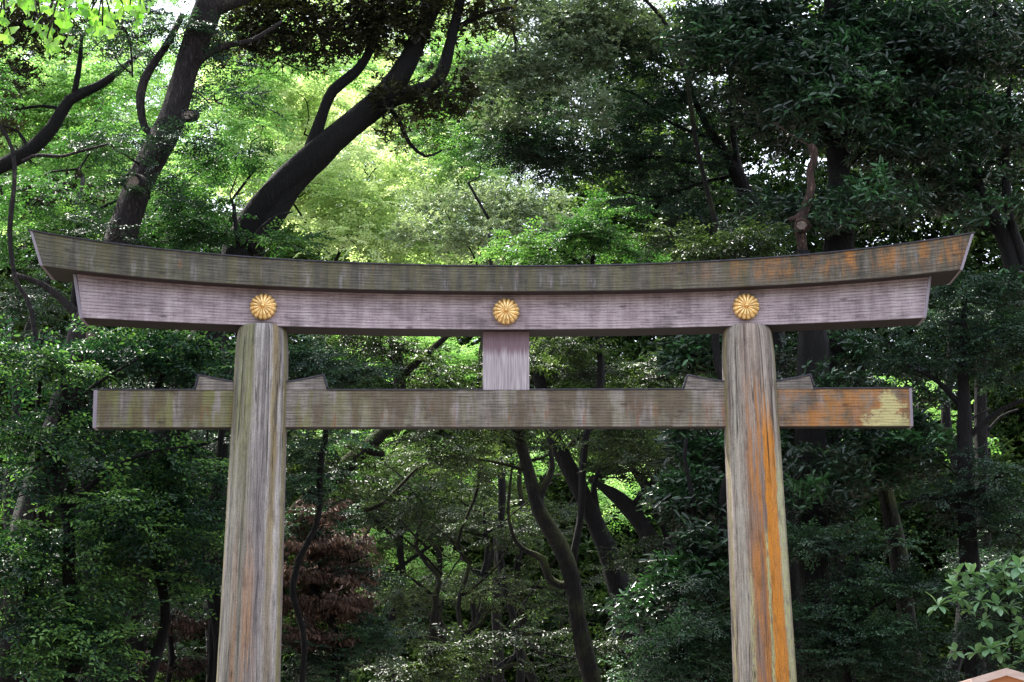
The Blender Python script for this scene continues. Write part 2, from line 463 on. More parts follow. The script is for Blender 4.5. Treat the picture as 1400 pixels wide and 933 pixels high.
def beam(name, top, bot, xt, xb, yf, yb, mat, ncol=90, corr=0.004):
    """Beam with a corrugated front; top/bot give the picture height of the front edges, xt/xb their picture ends."""
    S = np.linspace(0, 1, ncol + 1)
    T = np.array([P(xt[0] + s * (xt[1] - xt[0]), top(xt[0] + s * (xt[1] - xt[0])), yf) for s in S])
    B = np.array([P(xb[0] + s * (xb[1] - xb[0]), bot(xb[0] + s * (xb[1] - xb[0])), yf) for s in S])
    H = np.linalg.norm(T - B, axis=1)
    hm = H[ncol // 2]
    nr = int(hm / PITCHG * 6)
    V, UV, F = [], [], []
    for j in range(nr + 1):
        tt = j / nr
        for i in range(ncol + 1):
            p = B[i] * (1 - tt) + T[i] * tt
            vv = tt * hm
            ph = (vv / PITCHG) % 1.0
            d = corr * math.exp(-((ph - 0.5) / 0.16) ** 2)
            if 0 < j < nr: p = p + np.array([0, d, 0])
            V.append(p); UV.append((p[0], vv))
    w_ = ncol + 1
    for j in range(nr):
        for i in range(ncol):
            F.append((j * w_ + i, j * w_ + i + 1, (j + 1) * w_ + i + 1, (j + 1) * w_ + i))
    me = mesh(name, np.array(V), np.array(F), uv=np.array(UV), smooth=True)
    # body behind the corrugated face
    n = len(S)
    V2 = [b + [0, 0.0, 0] for b in B] + [t_ for t_ in T] + [np.array([b[0], yb, b[2]]) for b in B] + [np.array([t_[0], yb, t_[2]]) for t_ in T]
    F2 = []
    for i in range(n - 1):
        F2.append((i, 2 * n + i, 2 * n + i + 1, i + 1))                    # underside
        F2.append((n + i, n + i + 1, 3 * n + i + 1, 3 * n + i))            # top
        F2.append((2 * n + i, 3 * n + i, 3 * n + i + 1, 2 * n + i + 1))    # back
    F2.append((0, n, 3 * n, 2 * n)); F2.append((n - 1, 3 * n - 1, 4 * n - 1, 2 * n - 1))
    off = len(me.vertices)
    # join into one mesh with two materials
    allV = np.array(V + [np.asarray(v, float) for v in V2])
    allF = [tuple(f) for f in F] + [tuple(k + off for k in f) for f in F2]
    bpy.data.meshes.remove(me)
    uv = np.array(UV + [(v[0], v[2] * 0.9 + v[1]) for v in V2])
    me = mesh(name, np.array(allV), np.array(allF), uv=uv)
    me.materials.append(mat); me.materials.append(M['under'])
    mi = np.zeros(len(me.polygons), np.int32); mi[len(F):] = 1
    me.polygons.foreach_set('material_index', mi)
    sm = np.zeros(len(me.polygons), bool); sm[:len(F)] = True
    me.polygons.foreach_set('use_smooth', sm)
    return link(name, me, None, torii), T, B

kt = curve([(41, 315.5), (171, 336), (343, 352.7), (480, 359.8), (691, 364.4), (940, 360.5), (1091, 350), (1228.6, 334.5), (1331, 319.5)], 4)
kb = curve([(55, 363), (137, 373.5), (240, 383), (480, 395), (691, 398.5), (940, 395), (1126, 386), (1220, 378), (1315.5, 368.5)], 4)
st_ = lambda x: kb(x) - 4
sb = curve([(111, 434.8), (336, 444.3), (394, 446), (560, 449.6), (691, 450.6), (820, 449.8), (990, 446.5), (1050, 444.8), (1266, 434)], 2)
nt_ = lambda x: 533.8 - 1.2 * ((x - 690) / 560) ** 2 - (x - 690) / 560 * 1.2
nb_ = lambda x: 583.8 - 0.2 * ((x - 690) / 560) ** 2 - (x - 690) / 560 * 1.0

KF, KB, SF, SB, NF, NB = -0.62, 0.50, -0.32, 0.32, -0.13, 0.13
kas, kT, kB = beam('top_beam', kt, kb, (44, 1328), (58, 1312.5), KF, KB, M['kasagi'])
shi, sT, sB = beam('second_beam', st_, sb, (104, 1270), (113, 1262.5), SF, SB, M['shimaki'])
nuk, nT, nB = beam('tie_beam', nt_, nb_, (133, 1243), (131, 1245), NF, NB, M['nuki'])
kas['label'] = 'upward-curving top beam stained olive and orange'
shi['label'] = 'lilac-grey beam with ribbed grain under the top beam'
nuk['label'] = 'straight tie beam, olive at left and orange at right'

def trim(name, pt, pb, pt2, pb2, yf, yb, mat=None):
    a, b, c, d = P(*pt, yf), P(*pb, yf), P(*pb2, yf), P(*pt2, yf)
    Vv, Ff = prism([(a[0], a[2]), (b[0], b[2]), (c[0], c[2]), (d[0], d[2])], yf, yb)
    return link(name, mesh(name, Vv, Ff), mat or M['trim'], torii)

trim('end_board', (40.5, 316), (54.5, 363), (44.2, 316.5), (58.2, 363.4), KF - 0.02, KB + 0.02)
trim('end_board', (1328, 320), (1312.5, 369.2), (1331.5, 319.5), (1316.3, 368.8), KF - 0.02, KB + 0.02)
trim('end_board', (99.5, 375), (108.5, 435), (104, 375.5), (113, 435.2), SF - 0.02, SB + 0.02)
trim('end_board', (1270, 376.5), (1262.3, 434.6), (1274, 376), (1266.5, 434.2), SF - 0.02, SB + 0.02)
trim('end_board', (128, 533.6), (126.5, 585), (133.2, 533.6), (131.2, 585), NF - 0.02, NB + 0.02)
trim('end_board', (1243, 531.4), (1245, 583), (1246.8, 531), (1248.7, 582.8), NF - 0.02, NB + 0.02)

def cap(name, px0, px1, f, yf, yb, th, over=0.05, peak=0.0, n=40):
    V, F = [], []
    for i in range(n + 1):
        px = px0 + (px1 - px0) * i / n
        p = P(px, f(px), yf)
        z = p[2] + 0.004
        V += [(p[0], yf - over, z), (p[0], yf - over, z + th), (p[0], (yf + yb) / 2, z + th + peak), (p[0], yb + over, z + th), (p[0], yb + over, z)]
    for i in range(n):
        a, b = i * 5, i * 5 + 5
        for k in range(5):
            k2 = (k + 1) % 5
            F.append((a + k, a + k2, b + k2, b + k))
    F.append((4, 3, 2, 1, 0)); e = n * 5; F.append((e, e + 1, e + 2, e + 3, e + 4))
    return link(name, mesh(name, V, F), M['cap'], torii)

cap('metal_cap', 38, 1333, lambda x: kt(x) + 0.3, KF, KB, 0.022, 0.03, 0.06, 80)
cap('metal_cap', 127, 268, nt_, NF, NB, 0.024, 0.02, 0.0, 10)
cap('metal_cap', 446.5, 659, nt_, NF, NB, 0.024, 0.02, 0.0, 10)
cap('metal_cap', 724, 936, nt_, NF, NB, 0.024, 0.02, 0.0, 10)
cap('metal_cap', 1112, 1248, nt_, NF, NB, 0.024, 0.02, 0.0, 10)

# wedges on the tie beam either side of each pillar
def wedge(xo, yo, xoi, xi, yi):
    """Outer foot x, outer tip (xoi, yo), inner edge (xi, yi)."""
    yw = NF + 0.006
    b0, t0, t1 = P(xo, nt_(xo) - 0.3, yw), P(xoi, yo, yw), P(xi, yi, yw)
    b1 = P(xi, nt_(xi) - 0.3, yw)
    z0 = b0[2]
    pts = [(b0[0], z0), (b1[0], z0 + 0.0)] + [(b1[0] + (t0[0] - b1[0]) * s, t1[2] + (t0[2] - t1[2]) * s ** 1.35) for s in np.linspace(0, 1, 7)]
    if xo > xi: pts = pts[::-1]
    V, F = prism(pts, yw, -yw)
    me = mesh('wedge', V, F)
    uv = me.uv_layers.new(name='UVMap')
    for lp in me.loops:
        c = me.vertices[lp.vertex_index].co
        uv.data[lp.index].uv = (c.x, c.z + c.y)
    link('wedge', me, M['wedge'], torii)
    # sheet-metal strip along the sloping top and down the outer end
    s_ = 0.03
    top = [(b1[0] + (t0[0] - b1[0]) * s, t1[2] + (t0[2] - t1[2]) * s ** 1.35 + 0.003) for s in np.linspace(0, 1, 7)]
    sg = 1 if t0[0] > b1[0] else -1
    line = top + [(t0[0] + 0.003 * sg, t0[2]), (b0[0] + 0.003 * sg, z0 + 0.05)]
    out = [(x, z + s_) for x, z in top] + [(t0[0] + s_ * 1.0 * sg, t0[2] + s_), (b0[0] + s_ * sg, z0 + 0.05)]
    V, F = [], []
    for (x, z), (x2, z2) in zip(line, out):
        V += [(x, yw - 0.02, z), (x2, yw - 0.02, z2), (x2, -yw + 0.02, z2), (x, -yw + 0.02, z)]
    for i in range(len(line) - 1):
        for k in range(4):
            F.append((4 * i + k, 4 * i + (k + 1) % 4, 4 * i + 4 + (k + 1) % 4, 4 * i + 4 + k))
    F.append((0, 1, 2, 3)); F.append(tuple(len(V) - 4 + k for k in (3, 2, 1, 0)))
    link('wedge_cap', mesh('wedge_cap', V, F), M['cap'], torii)
wedge(267.5, 514, 272.5, 326, 523.5)
wedge(446.5, 514, 441.5, 388, 523.5)
wedge(935.5, 514, 941, 994, 523)
wedge(1112.5, 513.5, 1107, 1052, 523)

# central strut
ZS = P(690, 470, NF + 0.03)[2]
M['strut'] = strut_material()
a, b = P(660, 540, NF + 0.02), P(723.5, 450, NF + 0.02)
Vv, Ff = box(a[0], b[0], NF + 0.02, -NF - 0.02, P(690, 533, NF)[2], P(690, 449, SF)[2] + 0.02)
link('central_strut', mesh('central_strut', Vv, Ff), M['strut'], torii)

# pillars
def pillar(pts, mat, label):
    """pts: (picture centre x, picture y, half width px) down the pillar."""
    rows = []
    for cx, cy, hw in pts:
        p = P(cx, cy, 0.0)
        rows.append((p[0], p[2], hw * scale_at(0, cy)))
    x1, z1, r1 = rows[-2]; x2, z2, r2 = rows[-1]
    gx_ = x2 + (x2 - x1) / (z2 - z1) * (0 - z2)
    rows.append((gx_, 0.0, r2 + (r2 - r1) / (z2 - z1) * (0 - z2) * 0.7))
    rows = rows[::-1]
    Z = np.array([r[1] for r in rows]); X = np.array([r[0] for r in rows]); R = np.array([r[2] for r in rows])
    zz = np.unique(np.concatenate([np.linspace(0, Z[-1], 70), np.linspace(Z[-1] - 0.9, Z[-1], 26)]))
    n = 64
    V, UV, F = [], [], []
    for z in zz:
        x, r = np.interp(z, Z, X), np.interp(z, Z, R)
        for k in range(n):
            an = 2 * math.pi * k / n
            V.append((x + r * math.cos(an), r * math.sin(an), z))
            UV.append((math.cos(an), z))
    for j in range(len(zz) - 1):
        for k in range(n):
            F.append((j * n + k, j * n + (k + 1) % n, (j + 1) * n + (k + 1) % n, (j + 1) * n + k))
    tc0 = len(V); V.append((X[-1], 0.0, Z[-1])); UV.append((0.0, Z[-1]))
    e = (len(zz) - 1) * n
    me = mesh('pillar', V, F + [(e + k, e + (k + 1) % n, tc0) for k in range(n)], uv=UV)
    sm = np.zeros(len(me.polygons), bool); sm[:len(F)] = True
    me.polygons.foreach_set('use_smooth', sm)
    o = link('pillar', me, mat, torii)
    o['label'] = label
    # dark metal-bound foot
    V, F = [], []
    x, r = rows[0][0], rows[0][2]
    prof = [(r + 0.10, 0.0), (r + 0.10, 0.5), (r + 0.06, 0.56), (r + 0.005, 0.57)]
    for rr, z in prof:
        for k in range(48):
            V.append((x + rr * math.cos(2 * math.pi * k / 48), rr * math.sin(2 * math.pi * k / 48), z))
    for j in range(3):
        for k in range(48):
            F.append((j * 48 + k, j * 48 + (k + 1) % 48, (j + 1) * 48 + (k + 1) % 48, (j + 1) * 48 + k))
    link('pillar_foot', mesh('pillar_foot', V, F, smooth=True), M['cap'], torii)

pillar([(359.0, 449, 31.5), (358.8, 456, 34), (358.5, 468, 35.2), (358, 486, 36.3), (356.8, 520, 37), (353.5, 600, 38.2), (346.8, 760, 40.6), (339.5, 933, 43.6)], pillar_material(False), 'grey left pillar with faint olive and brown streaks')
pillar([(1021, 449, 30.8), (1021.4, 456, 33.4), (1022, 468, 34.6), (1022.9, 486, 35.8), (1024.6, 520, 36.6), (1028.7, 600, 37.9), (1037, 760, 40.4), (1046, 933, 43.4)], pillar_material(True), 'right pillar with a long bright orange streak')

# crests: sixteen petals round a boss
def petal_mesh(R):
    n = 16; V, F = [], []
    prof = [0.16, 0.45, 0.75, 0.93, 1.0]
    acr = [-1, -0.55, 0, 0.55, 1]
    for i, t_ in enumerate(prof):
        r = R * t_
        hw = math.pi / n * 0.93
        dome = 0.075 * (1 - (t_ * 0.86) ** 2) + 0.012
        for s in acr:
            an = s * hw
            rr = r - (R * 0.055 * (s * s) if i >= 3 else 0)
            h = dome + 0.040 * (0.25 + 0.75 * t_) * (1 - s * s)
            if i == 4: h = dome * 0.55
            V.append((rr * math.sin(an), -h, rr * math.cos(an)))
    for s in acr:   # skirt down to the disc
        an = s * math.pi / n * 0.93
        rr = R * (1.0 - 0.055 * s * s)
        V.append((rr * math.sin(an), 0.0, rr * math.cos(an)))
    for i in range(5):
        for k in range(4):
            a = i * 5 + k
            F.append((a, a + 1, a + 6, a + 5))
    for side in (0, 4):   # flanks
        base = len(V)
        for i in range(5):
            v = V[i * 5 + side]
            V.append((v[0], 0.0, v[2]))
        for i in range(4):
            F.append((i * 5 + side, i * 5 + side + 5, base + i + 1, base + i))
    me = mesh('petal', V, F, smooth=True)
    return me

CR = 18.6 * scale_at(SF)
petal_me = petal_mesh(CR)
petal_me.materials.append(M['gold'])
V, F = [], []
for j, (rr, yy) in enumerate([(1e-3, -0.155), (0.5, -0.148), (0.85, -0.125), (1.0, -0.095), (1.0, 0.0)]):
    for k in range(16):
        V.append((CR * 0.2 * rr * math.cos(k * math.pi / 8), yy, CR * 0.2 * rr * math.sin(k * math.pi / 8)))
for j in range(4):
    for k in range(16):
        F.append((j * 16 + k, j * 16 + (k + 1) % 16, (j + 1) * 16 + (k + 1) % 16, (j + 1) * 16 + k))
boss_me = mesh('boss', V, F, smooth=True); boss_me.materials.append(M['gold'])
V, F = [], []
for rr, yy in [(CR * 0.965, 0.0), (CR * 0.965, 0.06), (0, 0.06), (0, 0.0)]:
    for k in range(64):
        V.append((rr * math.cos(k * math.pi / 32), yy, rr * math.sin(k * math.pi / 32)))
for j in range(3):
    for k in range(64):
        F.append((j * 64 + k, j * 64 + (k + 1) % 64, (j + 1) * 64 + (k + 1) % 64, (j + 1) * 64 + k))
for k in range(64): F.append((3 * 64 + k, 3 * 64 + (k + 1) % 64, (k + 1) % 64, k))
disc_me = mesh('crest', V, F); disc_me.materials.append(M['gold_dark'])
for cx, cy, lab in ((360, 419.5, 'gold chrysanthemum crest above the left pillar'), (692, 426, 'gold chrysanthemum crest in the middle of the beam'), (1020, 419.5, 'gold chrysanthemum crest above the right pillar')):
    p = P(cx, cy, SF - 0.055)
    d = link('crest', disc_me, None, torii, loc=Vector(p) - torii.location)
    d['label'] = lab
    for k in range(16):
        q = link('petal', petal_me, None, d, loc=(0, 0, 0))
        q.rotation_euler = (0, (k + 0.5) * math.pi / 8, 0)
    link('boss', boss_me, None, d, loc=(0, 0, 0))

# ------------------------------------------------------------------ small roofed wooden post, lower right
t_pale = plain_wood('pale_pink_board', (0.58, 0.42, 0.38), (0.72, 0.56, 0.52), (3, 3, 18), 0.6)
t_orange = plain_wood('fresh_orange_wood', (0.42, 0.15, 0.06), (0.56, 0.23, 0.10), (3, 3, 14), 0.6)
YR = -10.0
r0 = P(1376, 913.5, YR)
sh = empty('wooden_shelter', (r0[0], YR + 0.5, 0), 'small gabled roof of pale pink wood peeking in at the bottom right corner', 'roofed post')
zr = r0[2]
HW, RISE, TH = 0.50, 0.145, 0.10
def slope(sg, y0, y1, th, drop, hw, name, mat):
    x0, x1 = r0[0] + sg * 0.001, r0[0] + sg * hw
    z0, z1 = zr - drop, zr - drop - RISE * hw / HW
    pts = [(x0, z0), (x1, z1), (x1 - sg * 0.02, z1 - th), (x0, z0 - th * 1.02)]
    V, F = prism(pts if sg < 0 else pts[::-1], y0, y1)
    return link(name, mesh(name, V, F), mat, sh)
for sg in (-1, 1):
    slope(sg, YR, YR + 0.05, TH, 0.0, HW, 'bargeboard', t_pale)
    slope(sg, YR + 0.052, YR + 1.0, 0.04, 0.004, HW + 0.01, 'roof_panel', t_pale)
    slope(sg, YR + 1.002, YR + 1.05, TH, 0.0, HW, 'bargeboard', t_pale)
V, F = prism([(r0[0] - 0.40, zr - 0.42), (r0[0] + 0.40, zr - 0.42), (r0[0] + 0.40, zr - 0.17), (r0[0], zr - 0.055), (r0[0] - 0.40, zr - 0.17)], YR + 0.07, YR + 0.11)
link('gable_panel', mesh('gable_panel', V, F), t_orange, sh)
V, F = box(r0[0] - 0.38, r0[0] + 0.38, YR + 0.12, YR + 0.95, zr - 0.95, zr - 0.23)
link('lamp_box', mesh('lamp_box', V, F), t_orange, sh)
V, F = box(r0[0] - 0.14, r0[0] + 0.14, YR + 0.40, YR + 0.68, 0.0, zr - 0.952)
link('post', mesh('post', V, F), t_orange, sh)

# ------------------------------------------------------------------ bark and leaves
def bark(name, a, b, c, moss=None, mamt=0.5):
    t = NT(name)
    tc = t.n('ShaderNodeTexCoord').outputs['Object']
    wv = t.n('ShaderNodeTexVoronoi', feature='DISTANCE_TO_EDGE'); wv.inputs['Scale'].default_value = 1.0
    mpv = t.n('ShaderNodeMapping'); mpv.inputs['Scale'].default_value = (17, 17, 1.7)
    vadd = t.n('ShaderNodeVectorMath', operation='ADD'); nz = t.n('ShaderNodeTexNoise'); nz.inputs['Scale'].default_value = 3
    t.l(tc, nz.inputs['Vector']); vs_ = t.n('ShaderNodeVectorMath', operation='SCALE'); vs_.inputs['Scale'].default_value = 0.25
    t.l(nz.outputs['Color'], vs_.inputs[0]); t.l(tc, vadd.inputs[0]); t.l(vs_.outputs[0], vadd.inputs[1])
    t.l(vadd.outputs[0], mpv.inputs[0]); t.l(mpv.outputs[0], wv.inputs['Vector'])
    ridge = t.mr(wv.outputs['Distance'], 0.0, 0.45, 0.1, 0.85)
    g = t.math('ADD', t.math('MULTIPLY', t.noise(tc, 1, (22, 22, 5), detail=6, rough=0.7), 0.7), t.math('MULTIPLY', ridge, 0.28))
    g2 = t.noise(tc, 1.3, detail=4)
    col = t.ramp(t.math('ADD', t.math('MULTIPLY', g, 0.7), t.math('MULTIPLY', g2, 0.3)), [(0.36, a), (0.52, b), (0.66, c)])
    if moss:
        geo = t.n('ShaderNodeNewGeometry')
        s3 = t.n('ShaderNodeSeparateXYZ'); t.l(geo.outputs['Normal'], s3.inputs[0])
        up = t.mr(t.math('ADD', s3.outputs[2], t.math('MULTIPLY', t.math('SUBTRACT', g2, 0.5), 2.2)), -0.1, 0.6, 0, mamt)
        col = t.mix(up, col, moss)
    t.l(col, t.b.inputs['Base Color'])
    t.b.inputs['Roughness'].default_value = 0.9
    t.b.inputs['Specular IOR Level'].default_value = 0.25
    t.bump(g, 0.09, 1.0)
    return t.m
BARK = {
    'grey': bark('grey_brown_bark', (0.006, 0.0045, 0.005), (0.026, 0.020, 0.020), (0.085, 0.066, 0.062)),
    'dark': bark('dark_bark', (0.0025, 0.002, 0.0025), (0.006, 0.005, 0.005), (0.018, 0.014, 0.015)),
    'moss': bark('mossy_bark', (0.004, 0.003, 0.003), (0.012, 0.010, 0.008), (0.035, 0.028, 0.024), (0.04, 0.05, 0.010), 0.8),
    'red': bark('reddish_bark', (0.015, 0.010, 0.009), (0.06, 0.034, 0.028), (0.22, 0.14, 0.11)),
}
M['cut'] = plain_wood('cut_wood', (0.04, 0.03, 0.025), (0.22, 0.165, 0.135), (12, 12, 12), 0.9)

def leafmat(name, lo, mid, hi, transl=0.35, rough=0.5, spec=0.35, tc_=(1.05, 1.2, 0.6)):
    t = NT(name)
    at = t.n('ShaderNodeAttribute', attribute_name='tint')
    a2 = t.n('ShaderNodeAttribute', attribute_name='spray_tint', attribute_type='INSTANCER')
    col = t.ramp(t.math('ADD', at.outputs['Fac'], a2.outputs['Fac']), [(0.0, lo), (0.55, mid), (1.0, hi)])
    t.l(col, t.b.inputs['Base Color'])
    t.b.inputs['Roughness'].default_value = rough
    t.b.inputs['Specular IOR Level'].default_value = spec
    tr = t.n('ShaderNodeBsdfTranslucent')
    t.l(t.mul(1.0, col, tc_), tr.inputs[0])
    ms = t.n('ShaderNodeMixShader'); ms.inputs[0].default_value = transl
    t.l(t.b.outputs[0], ms.inputs[1]); t.l(tr.outputs[0], ms.inputs[2])
    t.l(ms.outputs[0], t.t.nodes['Material Output'].inputs[0])
    return t.m

# name: (material, leaf length, leaf width, leaves per spray, spray length, layout)
SP = {
    'pinnate': (leafmat('leaf_pinnate', (0.0044, 0.017, 0.0123), (0.0166, 0.0591, 0.0309), (0.166, 0.3226, 0.0824), 0.35, 0.45), 0.125, 0.054, 26, 0.80, 'pin'),
    'glossy': (leafmat('leaf_glossy_dark', (0.0071, 0.0172, 0.0119), (0.0202, 0.0431, 0.0261), (0.0416, 0.1294, 0.0416), 0.15, 0.33, 0.5), 0.20, 0.070, 20, 0.50, 'whorl'),
    'small': (leafmat('leaf_small_dark', (0.0078, 0.0182, 0.013), (0.0195, 0.0468, 0.0299), (0.065, 0.143, 0.0715), 0.25, 0.45), 0.085, 0.040, 26, 0.50, 'pin'),
    'fresh': (leafmat('leaf_fresh_green', (0.0128, 0.0442, 0.0152), (0.0464, 0.1275, 0.0361), (0.152, 0.2805, 0.0855), 0.45, 0.45), 0.10, 0.045, 26, 0.55, 'pin'),
    'maple': (leafmat('leaf_pale_bright', (0.27, 0.41, 0.15), (0.48, 0.60, 0.31), (0.72, 0.79, 0.54), 0.5, 0.6, 0.3, (1.05, 1.1, 0.72)), 0.15, 0.085, 26, 0.85, 'pin'),
    'lime': (leafmat('leaf_lime', (0.088, 0.216, 0.0475), (0.2288, 0.405, 0.1235), (0.4224, 0.567, 0.266), 0.45, 0.6, 0.3, (0.95, 1.1, 0.7)), 0.12, 0.065, 26, 0.70, 'pin'),
    'silver': (leafmat('leaf_silver_grey', (0.09, 0.13, 0.08), (0.20, 0.26, 0.17), (0.42, 0.48, 0.34), 0.3, 0.4), 0.12, 0.05, 26, 0.60, 'whorl'),
    'olive': (leafmat('leaf_olive_shadow', (0.0072, 0.0072, 0.0036), (0.0168, 0.0168, 0.0072), (0.06, 0.066, 0.0168), 0.25, 0.55), 0.11, 0.055, 24, 0.50, 'whorl'),
    'mid': (leafmat('leaf_mid_green', (0.0105, 0.0199, 0.0091), (0.0328, 0.0562, 0.0208), (0.1287, 0.1872, 0.0585), 0.35, 0.45), 0.10, 0.048, 26, 0.58, 'pin'),
    'back': (leafmat('leaf_backdrop', (0.0104, 0.0234, 0.0091), (0.039, 0.078, 0.0208), (0.234, 0.351, 0.0845), 0.4, 0.5), 0.22, 0.12, 22, 1.05, 'whorl'),
    'brown': (leafmat('leaf_withered', (0.022, 0.014, 0.011), (0.070, 0.042, 0.032), (0.19, 0.115, 0.085), 0.2, 0.7, 0.3, (1, .9, .8)), 0.13, 0.045, 22, 0.45, 'hang'),
}
TEMPL = {}
def templates(sp):
    if sp in TEMPL: return TEMPL[sp]
    mat, L, W, N, S, lay = SP[sp]
    out = []
    for k in range(7):
        vs = []
        for i in range(N):
            if lay == 'pin':
                main = i < N * 0.45
                if main:
                    s = (i + 0.5) / (N * 0.45); base = np.array([S * s, 0.03 * math.sin(3 * s), -0.10 * S * s * s]); ang = (1 if i % 2 else -1) * rng.uniform(0.7, 1.2)
                else:
                    br = int((i - N * 0.45) // (N * 0.14)); sd_ = 1 if br % 2 else -1
                    f = ((i - N * 0.45) % (N * 0.14)) / (N * 0.14)
                    st0 = 0.15 + 0.17 * br
                    a0 = sd_ * 0.8
                    q = 0.10 + 0.34 * f
                    base = np.array([S * (st0 + q * math.cos(a0)), S * q * math.sin(a0), -0.08 * S * (st0 + q) ** 2]); ang = a0 + (1 if i % 2 else -1) * rng.uniform(0.6, 1.1)
                tilt = rng.normal(-0.15, 0.25); roll = rng.normal(0, 0.35)
            elif lay == 'whorl':
                g = i // 5
                gc = np.array([S * (0.25 + 0.75 * rng.random() if i % 5 == 0 else 0), 0, 0])
                if i % 5 == 0:
                    cur = np.array([S * (0.2 + 0.8 * (g + 1) / (N / 5)) * rng.uniform(0.7, 1), S * rng.uniform(-0.5, 0.5), S * rng.uniform(-0.25, 0.25)])
                base = cur; ang = (i % 5) * 1.2566 + rng.uniform(-0.4, 0.4); tilt = rng.normal(0.1, 0.4); roll = rng.normal(0, 0.5)
            else:
                base = np.array([S * rng.random(), S * rng.uniform(-0.35, 0.35), -0.05]); ang = rng.uniform(-1.5, 1.5); tilt = -rng.uniform(0.6, 1.4); roll = rng.normal(0, 0.9)
            l = L * rng.uniform(0.7, 1.2); w_ = W * rng.uniform(0.8, 1.15)
            d = np.array([math.cos(ang) * math.cos(tilt), math.sin(ang) * math.cos(tilt), math.sin(tilt)])
            sde = np.array([-math.sin(ang), math.cos(ang), 0]); up = np.cross(d, sde)
            sde = sde * math.cos(roll) + up * math.sin(roll); up = np.cross(d, sde)
            fold = 0.22 * w_
            bend = -up * l
            vs.append([base, base + d * l * 0.33 + sde * w_ * 0.44 + up * fold, base + d * l * 0.68 + sde * w_ * 0.42 + up * fold * 0.8 + bend * 0.04,
                       base + d * l + bend * 0.10, base + d * l * 0.68 - sde * w_ * 0.42 + up * fold * 0.8 + bend * 0.04, base + d * l * 0.33 - sde * w_ * 0.44 + up * fold])
        vs = np.array(vs)
        V = vs.reshape(-1, 3)
        k0 = np.arange(N) * 6
        F = np.concatenate([np.stack([k0, k0 + 1, k0 + 2, k0 + 3], 1), np.stack([k0, k0 + 3, k0 + 4, k0 + 5], 1)])
        tl = np.repeat(rng.normal(0, 0.15, N), 6)
        # the twig that carries the leaves
        tw = []
        stem = np.array([[S * q_, 0.03 * math.sin(3 * q_) if lay == 'pin' else 0, -0.10 * S * q_ ** 3] for q_ in np.linspace(0, 1, 5)])
        r_ = 0.006
        ring = np.array([[0, 1, 0], [0, -0.5, 0.87], [0, -0.5, -0.87]]) * r_
        W3 = np.concatenate([p_ + ring * (1 - 0.15 * i_) for i_, p_ in enumerate(stem)])
        F3 = np.array([[i_ * 3 + q_, i_ * 3 + (q_ + 1) % 3, i_ * 3 + 3 + (q_ + 1) % 3, i_ * 3 + 3 + q_] for i_ in range(4) for q_ in range(3)]) + len(V)
        me = mesh('spray', np.vstack([V, W3]), np.vstack([F, F3]), attr=np.concatenate([tl, np.zeros(len(W3))]))
        me.materials.append(mat); me.materials.append(BARK['dark'])
        mi = np.zeros(len(me.polygons), np.int32); mi[len(F):] = 1
        me.polygons.foreach_set('material_index', mi)
        out.append(me)
    col = bpy.data.collections.new('sprays_' + sp)
    for me in out:
        col.objects.link(bpy.data.objects.new('spray', me))
    g = bpy.data.node_groups.new('foliage_' + sp, 'GeometryNodeTree')
    g.interface.new_socket('Geometry', in_out='INPUT', socket_type='NodeSocketGeometry')
    g.interface.new_socket('Geometry', in_out='OUTPUT', socket_type='NodeSocketGeometry')
    N_ = g.nodes.new
    gi, go, ip, ci = N_('NodeGroupInput'), N_('NodeGroupOutput'), N_('GeometryNodeInstanceOnPoints'), N_('GeometryNodeCollectionInfo')
    ci.inputs['Collection'].default_value = col
    ci.inputs['Separate Children'].default_value = True
    ci.inputs['Reset Children'].default_value = True
    ip.inputs['Pick Instance'].default_value = True
    def named(nm, typ):
        a_ = N_('GeometryNodeInputNamedAttribute'); a_.data_type = typ; a_.inputs['Name'].default_value = nm
        return a_.outputs['Attribute']
    er = N_('FunctionNodeEulerToRotation')
    L_ = g.links.new
    L_(gi.outputs[0], ip.inputs['Points']); L_(ci.outputs[0], ip.inputs['Instance'])
    L_(named('pick', 'INT'), ip.inputs['Instance Index'])
    L_(named('rot', 'FLOAT_VECTOR'), er.inputs[0]); L_(er.outputs[0], ip.inputs['Rotation'])
    L_(named('scl', 'FLOAT'), ip.inputs['Scale'])
    L_(ip.outputs[0], go.inputs[0])
    TEMPL[sp] = g
    return g

NLEAF = [0]
def foliage(sp, pos, outd, updir, scl, tint, root):
    g = templates(sp)
    n = len(pos)
    X = outd / np.linalg.norm(outd, axis=1, keepdims=True)
    Yv = np.cross(updir, X); Yv /= np.linalg.norm(Yv, axis=1, keepdims=True) + 1e-9
    Z = np.cross(X, Yv)
    rot = np.stack([np.arctan2(Yv[:, 2], Z[:, 2]), -np.arcsin(np.clip(X[:, 2], -1, 1)), np.arctan2(X[:, 1], X[:, 0])], 1)
    NLEAF[0] += n * SP[sp][3]
    me = bpy.data.meshes.new('foliage')
    me.vertices.add(n)
    me.vertices.foreach_set('co', pos.astype(np.float32).ravel())
    for nm, typ, key, arr in (('rot', 'FLOAT_VECTOR', 'vector', rot), ('scl', 'FLOAT', 'value', scl), ('spray_tint', 'FLOAT', 'value', tint), ('pick', 'INT', 'value', rng.integers(0, 7, n))):
        a_ = me.attributes.new(nm, typ, 'POINT')
        a_.data.foreach_set(key, arr.astype(np.int32 if typ == 'INT' else np.float32).ravel())
    me.update()
    o = link('foliage', me, None, root, kind='stuff')
    md = o.modifiers.new('sprays', 'NODES'); md.node_group = g
    return o

